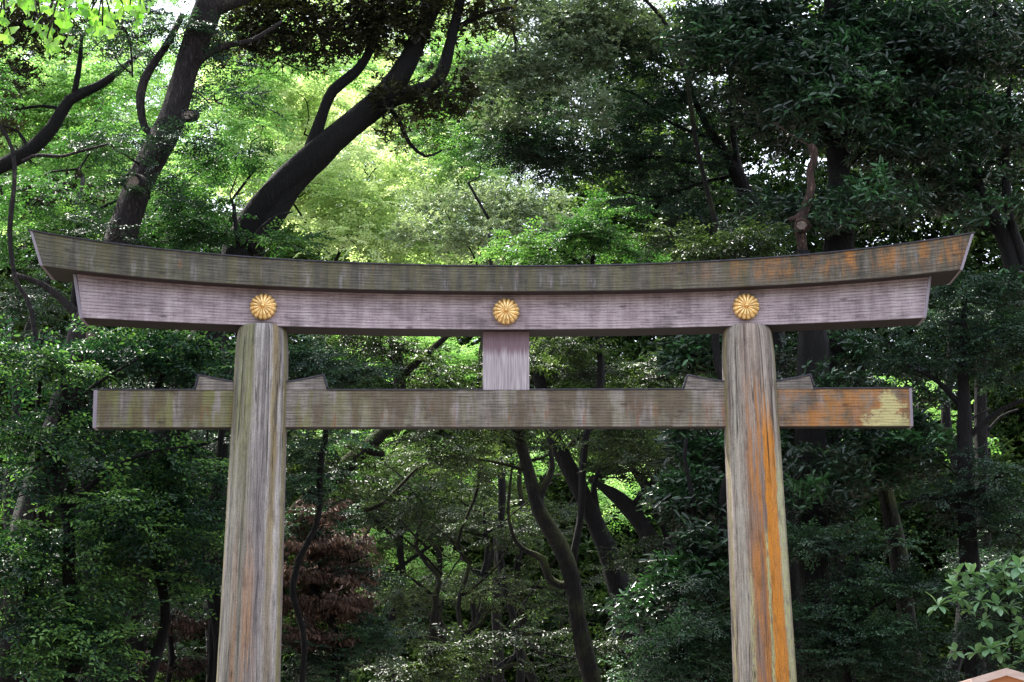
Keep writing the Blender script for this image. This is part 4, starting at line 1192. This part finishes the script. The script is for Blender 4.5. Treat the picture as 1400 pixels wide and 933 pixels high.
make_tree('sunlit leaves glimpsed low between the trunks at the right edge', 30,
    [(1350, 900, 10), (1352, 760, 10), (1350, 640, 8), (1345, 560, 5)], [],
    [(1325, 590, 40, 35, 0, .4), (1200, 610, 16, 14, 0, .4), (1250, 540, 30, 14, 0, .4)], 'lime', 'dark', 0.7, 0.6, 8, 0.5, 0.4, group=GR, twigs=20)

# ------------------------------------------------------------------ the grove seen through the gate
GG = 'crooked trees in the grove seen through the gate'
make_tree('slender crooked trunk rising just right of centre under the tie beam', 13,
    [(830, 990, 32), (808, 925, 29), (790, 850, 26), (782, 790, 27), (765, 745, 26), (738, 700, 24), (726, 655, 21), (712, 605, 17), (703, 560, 14), (690, 500, 9)],
    [[(735, 690, 10), (745, 665, 11), (755, 640, 10), (752, 610, 7)], [(785, 800, 14), (765, 800, 13), (750, 790, 14), (742, 765, 13), (722, 755, 9), (705, 740, 7), (695, 700, 5), (700, 640, 4)],
     [(768, 735, 9), (755, 720, 8), (742, 690, 6), (738, 660, 5)], [(724, 645, 6), (690, 635, 5), (655, 628, 3)], [(700, 555, 5), (720, 530, 4), (735, 500, 3)]],
    [(640, 600, 70, 30, 0, .8), (700, 610, 40, 25, 0, .5), (690, 490, 60, 30, 0, .6), (600, 640, 50, 30, 0, .6), (760, 560, 60, 20)], 'mid', 'moss', 0.5, 0.8, 8, 0.5, 0.4, group=GG, twigs=90, tr=0.025)
make_tree('thicker dark trunk leaning behind the slender crooked one', 17,
    [(900, 990, 46), (876, 900, 40), (856, 840, 37), (836, 770, 34), (812, 712, 30), (788, 660, 27), (765, 615, 25), (748, 575, 23), (738, 520, 19), (728, 470, 14)],
    [[(822, 735, 18), (815, 700, 14), (812, 665, 10), (820, 640, 7)], [(770, 620, 10), (800, 590, 8), (840, 575, 5)]],
    [(790, 500, 60, 35), (760, 480, 40, 30, -1, .7), (840, 600, 60, 30), (870, 640, 50, 20, -1, .8)], 'mid', 'dark', 0.55, 0.85, 8, 0.5, 0.35, group=GG, twigs=60, tr=0.03)
make_tree('gnarled dark tree with twisting arms left of the right pillar', 19,
    [(960, 1000, 40), (935, 860, 34), (908, 790, 30), (890, 740, 30), (868, 706, 28), (846, 682, 22), (826, 668, 14), (806, 655, 8)],
    [[(872, 708, 22), (872, 688, 20), (884, 672, 18), (876, 655, 14), (862, 640, 9)], [(905, 780, 22), (916, 735, 22), (900, 700, 20), (892, 665, 17), (905, 640, 12), (930, 600, 8)], [(915, 740, 16), (930, 715, 15), (928, 690, 12), (940, 650, 8)], [(890, 780, 12), (884, 795, 13), (876, 780, 10)]],
    [(850, 610, 60, 30), (930, 620, 50, 40), (900, 520, 60, 30), (960, 560, 40, 60)], 'mid', 'dark', 0.55, 0.85, 8, 0.5, 0.3, group=GG, twigs=60)
make_tree('mossy trunk bending out from behind the left pillar below the tie beam', 12,
    [(330, 960, 44), (352, 830, 40), (385, 745, 36), (408, 700, 32), (438, 672, 28), (470, 640, 27), (498, 614, 26), (520, 594, 23), (546, 560, 18), (545, 510, 18), (540, 470, 16)],
    [[(502, 612, 22), (516, 618, 16), (524, 622, 11)], [(545, 520, 12), (575, 490, 11), (605, 465, 10), (640, 430, 7)], [(470, 640, 10), (450, 600, 8), (460, 560, 6)], [(545, 500, 6), (515, 470, 5), (500, 440, 4)], [(412, 705, 14), (440, 712, 12), (478, 700, 9), (520, 690, 7), (570, 640, 5)], [(535, 475, 9), (530, 430, 7)]],
    [(560, 500, 70, 30, 0, .7), (500, 470, 50, 25), (430, 620, 40, 50, -1), (470, 670, 50, 40, 0, .6), (600, 610, 50, 25, 0, .5)], 'mid', 'moss', 0.5, 0.8, 8, 0.5, 0.45, group=GG, twigs=80, tr=0.025)
make_tree('bush of blue grey narrow leaves right beside the top of the left pillar', 7,
    [(420, 800, 10), (430, 700, 10), (432, 600, 9), (425, 540, 7)], [],
    [(430, 510, 40, 40), (410, 480, 25, 30), (480, 520, 40, 20, 0, .8), (420, 640, 30, 45, 0, .9), (450, 600, 30, 22, 0, .7)], 'small', 'dark', 0.4, 1.0, 8, 0.55, 0.55, group=GG, twigs=20)
make_tree('tree with a mass of withered red brown leaves beside the left pillar', 9,
    [(455, 1000, 14), (450, 900, 14), (442, 800, 12), (440, 720, 9), (440, 660, 6)], [[(445, 800, 6), (480, 770, 4), (505, 760, 3)]],
    [(445, 748, 42, 16, 0, 1.0), (420, 790, 30, 14, 0, .8), (472, 822, 34, 12), (425, 872, 45, 12), (455, 772, 42, 20, 0, .8), (425, 825, 35, 16, 0, .8), (425, 700, 26, 16, 0, .5)],
    'brown', 'dark', 0.4, 1.7, 9, 0.5, 0.6, group=GG, twigs=40, extra=[('small', [(430, 720, 50, 20), (470, 790, 50, 25), (450, 900, 70, 35), (500, 860, 50, 30)], 0.5, 0.8, 0.3)])
make_tree('dark withered understorey twigs left of the left pillar near the ground', 12,
    [(240, 1000, 10), (242, 900, 10), (240, 820, 8), (236, 760, 5)], [], [(250, 850, 60, 20, 0, .6), (230, 910, 70, 18, 0, .7), (270, 790, 40, 18, 0, .5)],
    'brown', 'dark', 0.45, 0.7, 8, 0.4, 0.15, cat='shrub', name='shrub', twigs=25)
make_tree('thicket of glossy leaved shrub beside the inner edge of the right pillar', 6,
    [(975, 1000, 14), (965, 900, 13), (955, 800, 12), (950, 700, 9), (955, 600, 6)], [[(958, 800, 6), (920, 770, 4)], [(955, 720, 6), (975, 690, 4)]],
    [(960, 620, 30, 40, 2, .8), (950, 700, 40, 40, 1), (925, 800, 35, 25), (960, 770, 30, 40), (880, 840, 25, 18, 0, .6), (960, 490, 30, 30, 1)], 'glossy', 'dark', 0.4, 1.0, 8, 0.5, 0.55, group=GG, twigs=30)
make_tree('blue green bush with frosted looking leaves at the inner foot of the right pillar', 4.5,
    [(960, 1060, 12), (955, 980, 11), (945, 920, 9), (940, 870, 6)], [],
    [(940, 890, 60, 35), (980, 850, 30, 40), (900, 925, 50, 20), (960, 815, 30, 25, 0, .7)], 'small', 'dark', 0.4, 1.2, 8, 0.42, 0.6, cat='shrub', name='shrub', twigs=20)
make_tree('greenish shrub low in the middle of the view under the gate', 12,
    [(680, 1060, 10), (690, 1000, 10), (700, 930, 8)], [],
    [(640, 905, 60, 28), (720, 880, 50, 20, 1, .6), (800, 900, 60, 30, 4, .6), (560, 920, 60, 22), (850, 760, 30, 20, 4, .5)], 'mid', 'dark', 0.5, 0.85, 8, 0.42, 0.3, cat='shrub', name='shrub', twigs=20)
# scribbly small trees receding down the middle
scrib = [
    (645, 22, 12, 905, 'thin trunk with drooping arms left of the slender crooked one'), (600, 25, 13, 880, 'twisted small tree low in the middle of the grove'),
    (560, 20, 12, 900, 'forked small tree just right of the withered leaves'), (520, 28, 12, 860, 'crooked sapling far back between the withered leaves and the centre'),
    (745, 27, 16, 890, 'short stubby trunk behind the slender crooked one'), (690, 31, 12, 860, 'distant thin trunk at the centre of the grove'),
    (660, 18, 10, 930, 'low tangle of thin stems at bottom centre'),
]
for x0, Y, w0, yb_, lab in scrib:
    lr = random.Random(x0)
    x = x0; tr_ = [(x + lr.uniform(-20, 40), 1010, w0 * 1.3)]
    for k in range(6):
        y = 930 - k * (330 / 6) * lr.uniform(0.8, 1.1)
        x += lr.uniform(-26, 18)
        tr_.append((x, y, w0 * (1 - 0.11 * k)))
    lims = []
    for k in range(6):
        bx, by, bw = tr_[1 + k % 6]
        dx = lr.choice((-1, 1))
        lims.append([(bx, by, bw * 0.7), (bx + dx * lr.uniform(15, 30), by - lr.uniform(5, 30), bw * 0.55), (bx + dx * lr.uniform(40, 60), by - lr.uniform(0, 60), bw * 0.4), (bx + dx * lr.uniform(60, 100), by - lr.uniform(-20, 100), bw * 0.2)])
    make_tree(lab, Y, tr_, lims, [(x, tr_[-1][1] - 10, 60, 30, 0, .7), (x0 + 20, 720, 50, 30, 0, .5), (x0 - 20, 800, 50, 25, 0, .4)], 'mid', 'moss' if lr.random() < .5 else 'dark', 0.6, 0.75, 8, 0.5, lr.uniform(0.3, 0.55), group=GG, twigs=50, tr=0.03)
make_tree('light green tree glowing deep in the grove under the tie beam', 38,
    [(600, 1000, 10), (605, 850, 10), (610, 720, 8), (612, 640, 5)], [],
    [(560, 640, 90, 40), (640, 660, 70, 40, 0, .6), (480, 610, 60, 40), (520, 480, 90, 40), (610, 490, 60, 40), (560, 760, 60, 40, 0, .8), (620, 790, 60, 40, 0, .8), (880, 680, 60, 50, 0, .8), (760, 620, 50, 40, 0, .6)],
    'lime', 'dark', 0.9, 0.75, 9, 0.5, 0.5, group=GB, twigs=40, tvar=0.25)
make_tree('muted green tree with a wide crown filling the middle of the grove', 26,
    [(520, 1000, 14), (530, 860, 13), (545, 740, 11), (550, 660, 7)], [[(545, 740, 6), (500, 700, 5), (460, 680, 3)], [(540, 780, 6), (600, 740, 5), (640, 730, 3)]],
    [(540, 690, 80, 40), (640, 720, 80, 30), (740, 720, 60, 30), (500, 760, 60, 40), (680, 800, 80, 40, 0, .7), (580, 850, 80, 40, 0, .7), (800, 820, 60, 50, 0, .7)], 'mid', 'dark', 0.8, 0.85, 8, 0.5, 0.42, group=GG, twigs=60)

# ------------------------------------------------------------------ deep backdrop of trees closing the view
def back_tree(px, top, Y, sp, tn, lab, wd=150, dens=1.25):
    rw = random.Random(int(px) + Y)
    pads = []
    y = top + 60
    while y < 1060:
        pads.append((px + rw.uniform(-30, 30), y, wd * rw.uniform(0.75, 1.0), 70, 0, 1.0 if y < 600 else 1.6)); y += 90
    make_tree(lab, Y, [(px + 5, 1000, 26), (px, 800, 24), (px + rw.uniform(-25, 25), 620, 18), (px + rw.uniform(-25, 25), 430, 11)], [], pads, sp, 'dark', 1.5, dens, 11, 0.5, tn, group='forest trees closing the background', twigs=24, tvar=0.22, tr=0.05)
BT = [
    (-10, 120, 50, 'back', 0.5, 'backdrop tree at the left edge'), (130, 200, 53, 'back', 0.45, 'backdrop tree behind the tall leaning trunk'),
    (280, 300, 50, 'back', 0.4, 'backdrop tree behind the outer left of the tie beam'), (430, 330, 52, 'back', 0.6, 'backdrop tree just right of the left pillar'),
    (560, 370, 55, 'back', 0.55, 'lighter backdrop tree left of the central strut'), (700, 330, 58, 'back', 0.5, 'backdrop tree straight behind the central strut'),
    (850, 250, 52, 'back', 0.4, 'backdrop tree behind the inner right of the tie beam'), (1000, 170, 50, 'back', 0.2, 'backdrop tree behind the right pillar'),
    (1150, -20, 47, 'back', 0.25, 'backdrop tree behind the black trunk'), (1290, 0, 49, 'back', 0.3, 'backdrop tree behind the right ends of the beams'), (1430, 0, 46, 'back', 0.35, 'backdrop tree at the right edge'),
]
for px_, nm_ in ((50, 'behind the lower left leaves'), (210, 'beyond the shade left of the left pillar'), (370, 'beyond the left pillar'), (495, 'beyond the withered leaves'), (620, 'left of the slender crooked trunk'), (770, 'right of the slender crooked trunk'), (925, 'beyond the inner edge of the right pillar'), (1075, 'beyond the right pillar'), (1220, 'beyond the slim leaning trunk'), (1360, 'beyond the pair of slender trunks')):
    BT.append((px_, 520, 68, 'back', 0.35, 'lower tree farthest back, ' + nm_))
for px, top, Y, sp, tn, lab in BT:
    back_tree(px, top, Y, sp, tn, 'tall ' + lab)
for px, top, Y, sp, tn, lab in [(380, 40, 56, 'maple', 0.5, 'tall pale sunlit tree far behind the dark forked limbs'), (520, 90, 60, 'maple', 0.6, 'pale sunlit tree far behind the middle of the clearing'), (640, 50, 57, 'lime', 0.6, 'sunlit lime coloured tree far back at the right of the clearing'), (120, 20, 48, 'lime', 0.5, 'sunlit lime coloured tree far back at upper left'), (250, 60, 50, 'lime', 0.4, 'sunlit tree far back between the left trunks'), (450, -60, 66, 'maple', 0.55, 'palest tree farthest back above the left of the clearing'), (600, -60, 68, 'maple', 0.45, 'palest tree farthest back above the right of the clearing'), (180, -60, 62, 'lime', 0.4, 'yellowish tree farthest back behind the tall leaning trunk'), (20, -60, 60, 'lime', 0.35, 'yellowish tree farthest back at the left edge'), (740, -20, 60, 'silver', 0.4, 'greyish tree far back above the middle crest'), (880, -10, 58, 'back', 0.5, 'green tree far back behind the fine dark foliage')]:
    pads = [(px, y, 100, 60) for y in range(top + 50, 420, 75)]
    make_tree(lab, Y, [(px, 1000, 20), (px, 700, 18), (px + 8, 480, 14), (px + 2, 390, 9)], [], pads, sp, 'dark', 1.3, 0.9, 11, 0.5, tn, group=GB, twigs=20, tvar=0.22, tr=0.05)

# ------------------------------------------------------------------ large-leaved shrub, lower right: every leaf its own part
def single_leafmat(name, a, b, transl, rough=0.4):
    t = NT(name)
    oi = t.n('ShaderNodeObjectInfo')
    col = t.mix(oi.outputs['Random'], a, b)
    tc = t.n('ShaderNodeTexCoord').outputs['Object']
    sx = t.n('ShaderNodeSeparateXYZ'); t.l(tc, sx.inputs[0])
    rib = t.mr(t.math('ABSOLUTE', sx.outputs[1]), 0.0, 0.008, 1.0, 0.0)
    col = t.mix(t.math('MULTIPLY', rib, 0.35), col, (0.4, 0.5, 0.3))
    col = t.mul(0.6, col, t.ramp(t.noise(tc, 14, detail=2), [(0.3, (0.7, 0.7, 0.7)), (0.7, (1.15, 1.15, 1.15))]))
    t.l(col, t.b.inputs['Base Color'])
    t.b.inputs['Roughness'].default_value = rough
    tr = t.n('ShaderNodeBsdfTranslucent'); t.l(t.mul(1.0, col, (1.1, 1.2, 0.5)), tr.inputs[0])
    ms = t.n('ShaderNodeMixShader'); ms.inputs[0].default_value = transl
    t.l(t.b.outputs[0], ms.inputs[1]); t.l(tr.outputs[0], ms.inputs[2])
    t.l(ms.outputs[0], t.t.nodes['Material Output'].inputs[0])
    return t.m

def big_leaf(L, W, cup=0.15, droop=0.2):
    V, F = [], []
    prof = [(0.0, 0.04), (0.2, 0.45), (0.45, 0.9), (0.65, 1.0), (0.85, 0.62), (1.0, 0.03)]
    for s, w_ in prof:
        z = -droop * L * s * s
        hw = W / 2 * w_
        V += [(L * s, hw, z + cup * hw), (L * s, 0, z), (L * s, -hw, z + cup * hw)]
    for i in range(len(prof) - 1):
        for k in range(2):
            F.append((3 * i + k, 3 * i + k + 1, 3 * i + k + 4, 3 * i + k + 3))
    return mesh('leaf', V, F, smooth=True)

big_mat = single_leafmat('leaf_large_shrub', (0.13, 0.28, 0.14), (0.30, 0.46, 0.28), 0.3)
big_mes = []
for L, W, cp, dr in ((0.29, 0.15, 0.3, 0.2), (0.26, 0.135, 0.2, 0.35), (0.24, 0.14, 0.4, 0.1), (0.31, 0.14, 0.25, 0.3)):
    m_ = big_leaf(L, W, cp, dr); m_.materials.append(big_mat); big_mes.append(m_)
YS = 2.0
whorls = [(1283, 829, 1), (1306, 803, 1), (1312, 818, .9), (1337, 800, 1.1), (1322, 806, 1), (1356, 776, 1), (1372, 782, .9), (1368, 795, 1.1), (1352, 795, 1.1), (1393, 776, 1.1), (1385, 806, 1), (1404, 800, 1), (1310, 785, .9),
          (1395, 855, 1), (1388, 868, 1), (1398, 880, 1), (1354, 888, 1.1), (1368, 895, 1), (1335, 893, .9), (1306, 892, .8), (1340, 822, 1), (1325, 835, .9), (1364, 830, 1), (1412, 830, 1), (1375, 915, 1), (1345, 850, .8), (1415, 870, 1), (1328, 785, 1), (1382, 830, .9), (1400, 905, 1)]
b0 = P(1385, 1000, YS)
shrub = empty('large_leaved_shrub', (b0[0], YS + 0.6, 0), 'pale green shrub with big oval leaves in rosettes above the pink roof', 'shrub')
stems = [smooth_path([[b0[0], YS + 0.6, 0, 0.05], [b0[0] + 0.1, YS + 0.5, 1.6, 0.045], [*P(1385, 930, YS + 0.4), 0.035], [*P(1382, 850, YS + 0.3), 0.02], [*P(1375, 800, YS + 0.2), 0.01]])]
link('stem', tube_mesh('stem', stems, 8, 0.04), BARK['moss'], shrub)
nodes = stems[0][stems[0][:, 2] > 2.5][:, :3]
tw = []
lr = random.Random(3)
for wx, wy, sc in whorls:
    c = P(wx, wy, YS + lr.uniform(-0.3, 0.3))
    a = nodes[np.argmin(np.linalg.norm(nodes - c, axis=1) + np.maximum(0, nodes[:, 2] - c[2] + 0.3))]
    tw.append(smooth_path([[*a, 0.012], [*((a + c) / 2 + [0, 0, -0.06]), 0.009], [*c, 0.006]], 0.2))
    nl = lr.choice((9, 10, 11))
    a0 = lr.uniform(0, 6)
    for k in range(nl):
        o = link('leaf', lr.choice(big_mes), None, shrub, loc=Vector(c) - shrub.location)
        an = a0 + k * 2.4
        o.rotation_euler = (lr.uniform(-0.4, 0.4), lr.uniform(-0.55, 0.55) if k > 2 else lr.uniform(-1.3, -0.6), an)
        s_ = sc * 1.2 * lr.uniform(0.6, 1.0)
        o.scale = (s_, s_, s_)
link('twigs', tube_mesh('twigs', tw, 5, 0.03), BARK['moss'], shrub, kind='stuff')
c_, r_ = pads_to_clumps([(1350, 840, 60, 50, 1.1), (1390, 900, 40, 40, 1.1), (1390, 800, 40, 30, 1.1)], YS, 0.35, 1.3)
foliage('small', *clump_sprays(c_, r_, 12, 0.6, 0.45), shrub)

# ------------------------------------------------------------------ fan-leaved branch hanging in at the upper left, near the camera
fan_mat = single_leafmat('leaf_fan', (0.12, 0.34, 0.04), (0.28, 0.52, 0.12), 0.45, 0.28)
def fan_leaf(R, lobed):
    V, F = [(0, 0, 0), (R * 0.45, 0.002, 0), (R * 0.45, -0.002, 0)], []
    n = 10
    for k in range(n + 1):
        a = -1.05 + 2.1 * k / n
        r = R * (1.0 + 0.05 * math.sin(k * 2.3)) - (R * 0.28 if lobed and k == n // 2 else 0)
        V.append((R * 0.42 + r * 0.75 * math.cos(a), r * 0.75 * math.sin(a), 0.10 * R * math.sin(a * 1.5) - 0.12 * R * abs(a)))
    F.append((0, 1, 2))
    for k in range(n): F.append((1, 3 + k, 4 + k))
    return mesh('leaf', V, F, smooth=True)
fan_mes = [fan_leaf(R, lb) for R, lb in ((0.062, True), (0.070, False), (0.055, True))]
for m_ in fan_mes: m_.materials.append(fan_mat)
YG = -29.4
gink = empty('fan_leaved_tree', (-6.5, YG, 0), 'near branch of bright fan-shaped green leaves hanging in at the upper left corner', 'tree')
tk = smooth_path([[-6.5, YG, 0, 0.2], [-6.4, YG, 2.5, 0.16], [-6.2, YG, 5, 0.13], [-6.1, YG, 7.5, 0.09]])
link('trunk', tube_mesh('trunk', [tk], 14), BARK['grey'], gink)
br_ = smooth_path([[-6.2, YG, 5.0, 0.07], [-4.6, YG, 5.6, 0.05], *[[*P(x, y, YG), r] for x, y, r in ((-90, -70, 0.03), (0, -60, 0.02), (90, -52, 0.015), (200, -55, 0.008))]], 0.2)
link('branch', tube_mesh('branch', [br_], 8, 0.04), BARK['grey'], gink)
tw = []
lr = random.Random(11)
spots = [(8, -5), (6, 18), (3, 38), (14, 52), (30, -12), (48, -8), (50, 10), (52, 32), (58, 42), (64, 58), (83, 52), (72, 14), (70, 30), (82, -6), (100, -10), (92, 6), (112, 4), (120, 20), (122, 34), (140, 40), (128, 14), (146, -8), (140, 12), (160, 0), (168, 10), (184, -6), (196, 2), (190, 22), (205, 6), (176, 24), (20, 5), (38, 4), (60, -4), (88, 18), (104, 10), (132, 4), (152, 10), (176, -4), (18, -14), (110, -14), (150, 22), (68, 44), (135, 26)]
for sx_, sy_ in spots:
    bn = br_[np.argmin(np.abs(br_[:, 0] - P(sx_, 0, YG)[0]))]
    c = P(sx_, sy_ - 5, YG + lr.uniform(-0.25, 0.25))
    mid = (bn[:3] + c) / 2 + np.array([lr.uniform(-.02, .02), 0, 0])
    tw.append(smooth_path([[*bn[:3], 0.004], [*mid, 0.003], [*c, 0.0018]], 0.1))
    for k in range(lr.choice((2, 3, 3, 4))):
        o = link('leaf', lr.choice(fan_mes), None, gink, loc=Vector(c) + Vector((lr.uniform(-.03, .03), lr.uniform(-.04, .04), lr.uniform(-.02, .03))) - gink.location)
        o.rotation_euler = (lr.uniform(0.5, 1.5), lr.uniform(0.5, 1.4), lr.uniform(-3.1, 3.1))
        s_ = lr.uniform(0.75, 1.15); o.scale = (s_, s_, s_)
link('twigs', tube_mesh('twigs', tw, 5, 0.02), BARK['moss'], gink, kind='stuff')

# ------------------------------------------------------------------ unseen woods added on this side of the gate to block low sky light
apr = [(-15, -6), (16, -7), (-13, -17), (14.5, -18), (-14, -29), (13, -31), (-15, -43), (15, -45), (-12.5, -56), (13.5, -58), (-9, -72), (9, -74), (0, -84), (-24, -12), (25, -14), (-24, -36), (25, -38), (-22, -60), (23, -62)]
tps, cs_, rs_ = [], [], []
for ax, ay in apr:
    h = rng.uniform(17, 21)
    inward = -0.18 if ax > 0 else 0.18
    tps.append(smooth_path([[ax, ay, -0.2, 0.55], [ax + inward * 3, ay, h * 0.4, 0.42], [ax + inward * 9, ay + rng.uniform(-1, 1), h * 0.75, 0.28], [ax + inward * 14, ay, h, 0.08]], 0.8))
    for k in range(26):
        u = rng.normal(size=3); u /= np.linalg.norm(u)
        u *= rng.uniform(0.3, 1) ** 0.4
        c = np.array([ax + inward * 8, ay, h * 0.58]) + u * np.array([5.0, 5.2, h * 0.42])
        cs_.append(c); rs_.append(rng.uniform(1.2, 2.0))
fe = tag(link('shading_forest', tube_mesh('shading_forest', tps, 10), BARK['dark']), 'unseen woods added beside the near approach to shade the gate', 'woods', kind='stuff')
pos, out, up, sc, ti = clump_sprays(np.array(cs_), np.array(rs_), 26, 0.6, 0.4)
ok_ = ~((np.abs(pos[:, 0]) < 4.0 + 0.22 * np.clip(pos[:, 1] + 38.6, 0, 99)) & (pos[:, 1] > -40) & (pos[:, 1] < 0)) & ~((np.abs(pos[:, 0]) < 9.6) & (pos[:, 1] > -3))
fe_root = bpy.data.objects['shading_forest']
foliage('back', pos[ok_], out[ok_], up[ok_], sc[ok_] * 1.3, ti[ok_], fe_root)

print('LEAVES', NLEAF[0], 'objects', len(bpy.data.objects))
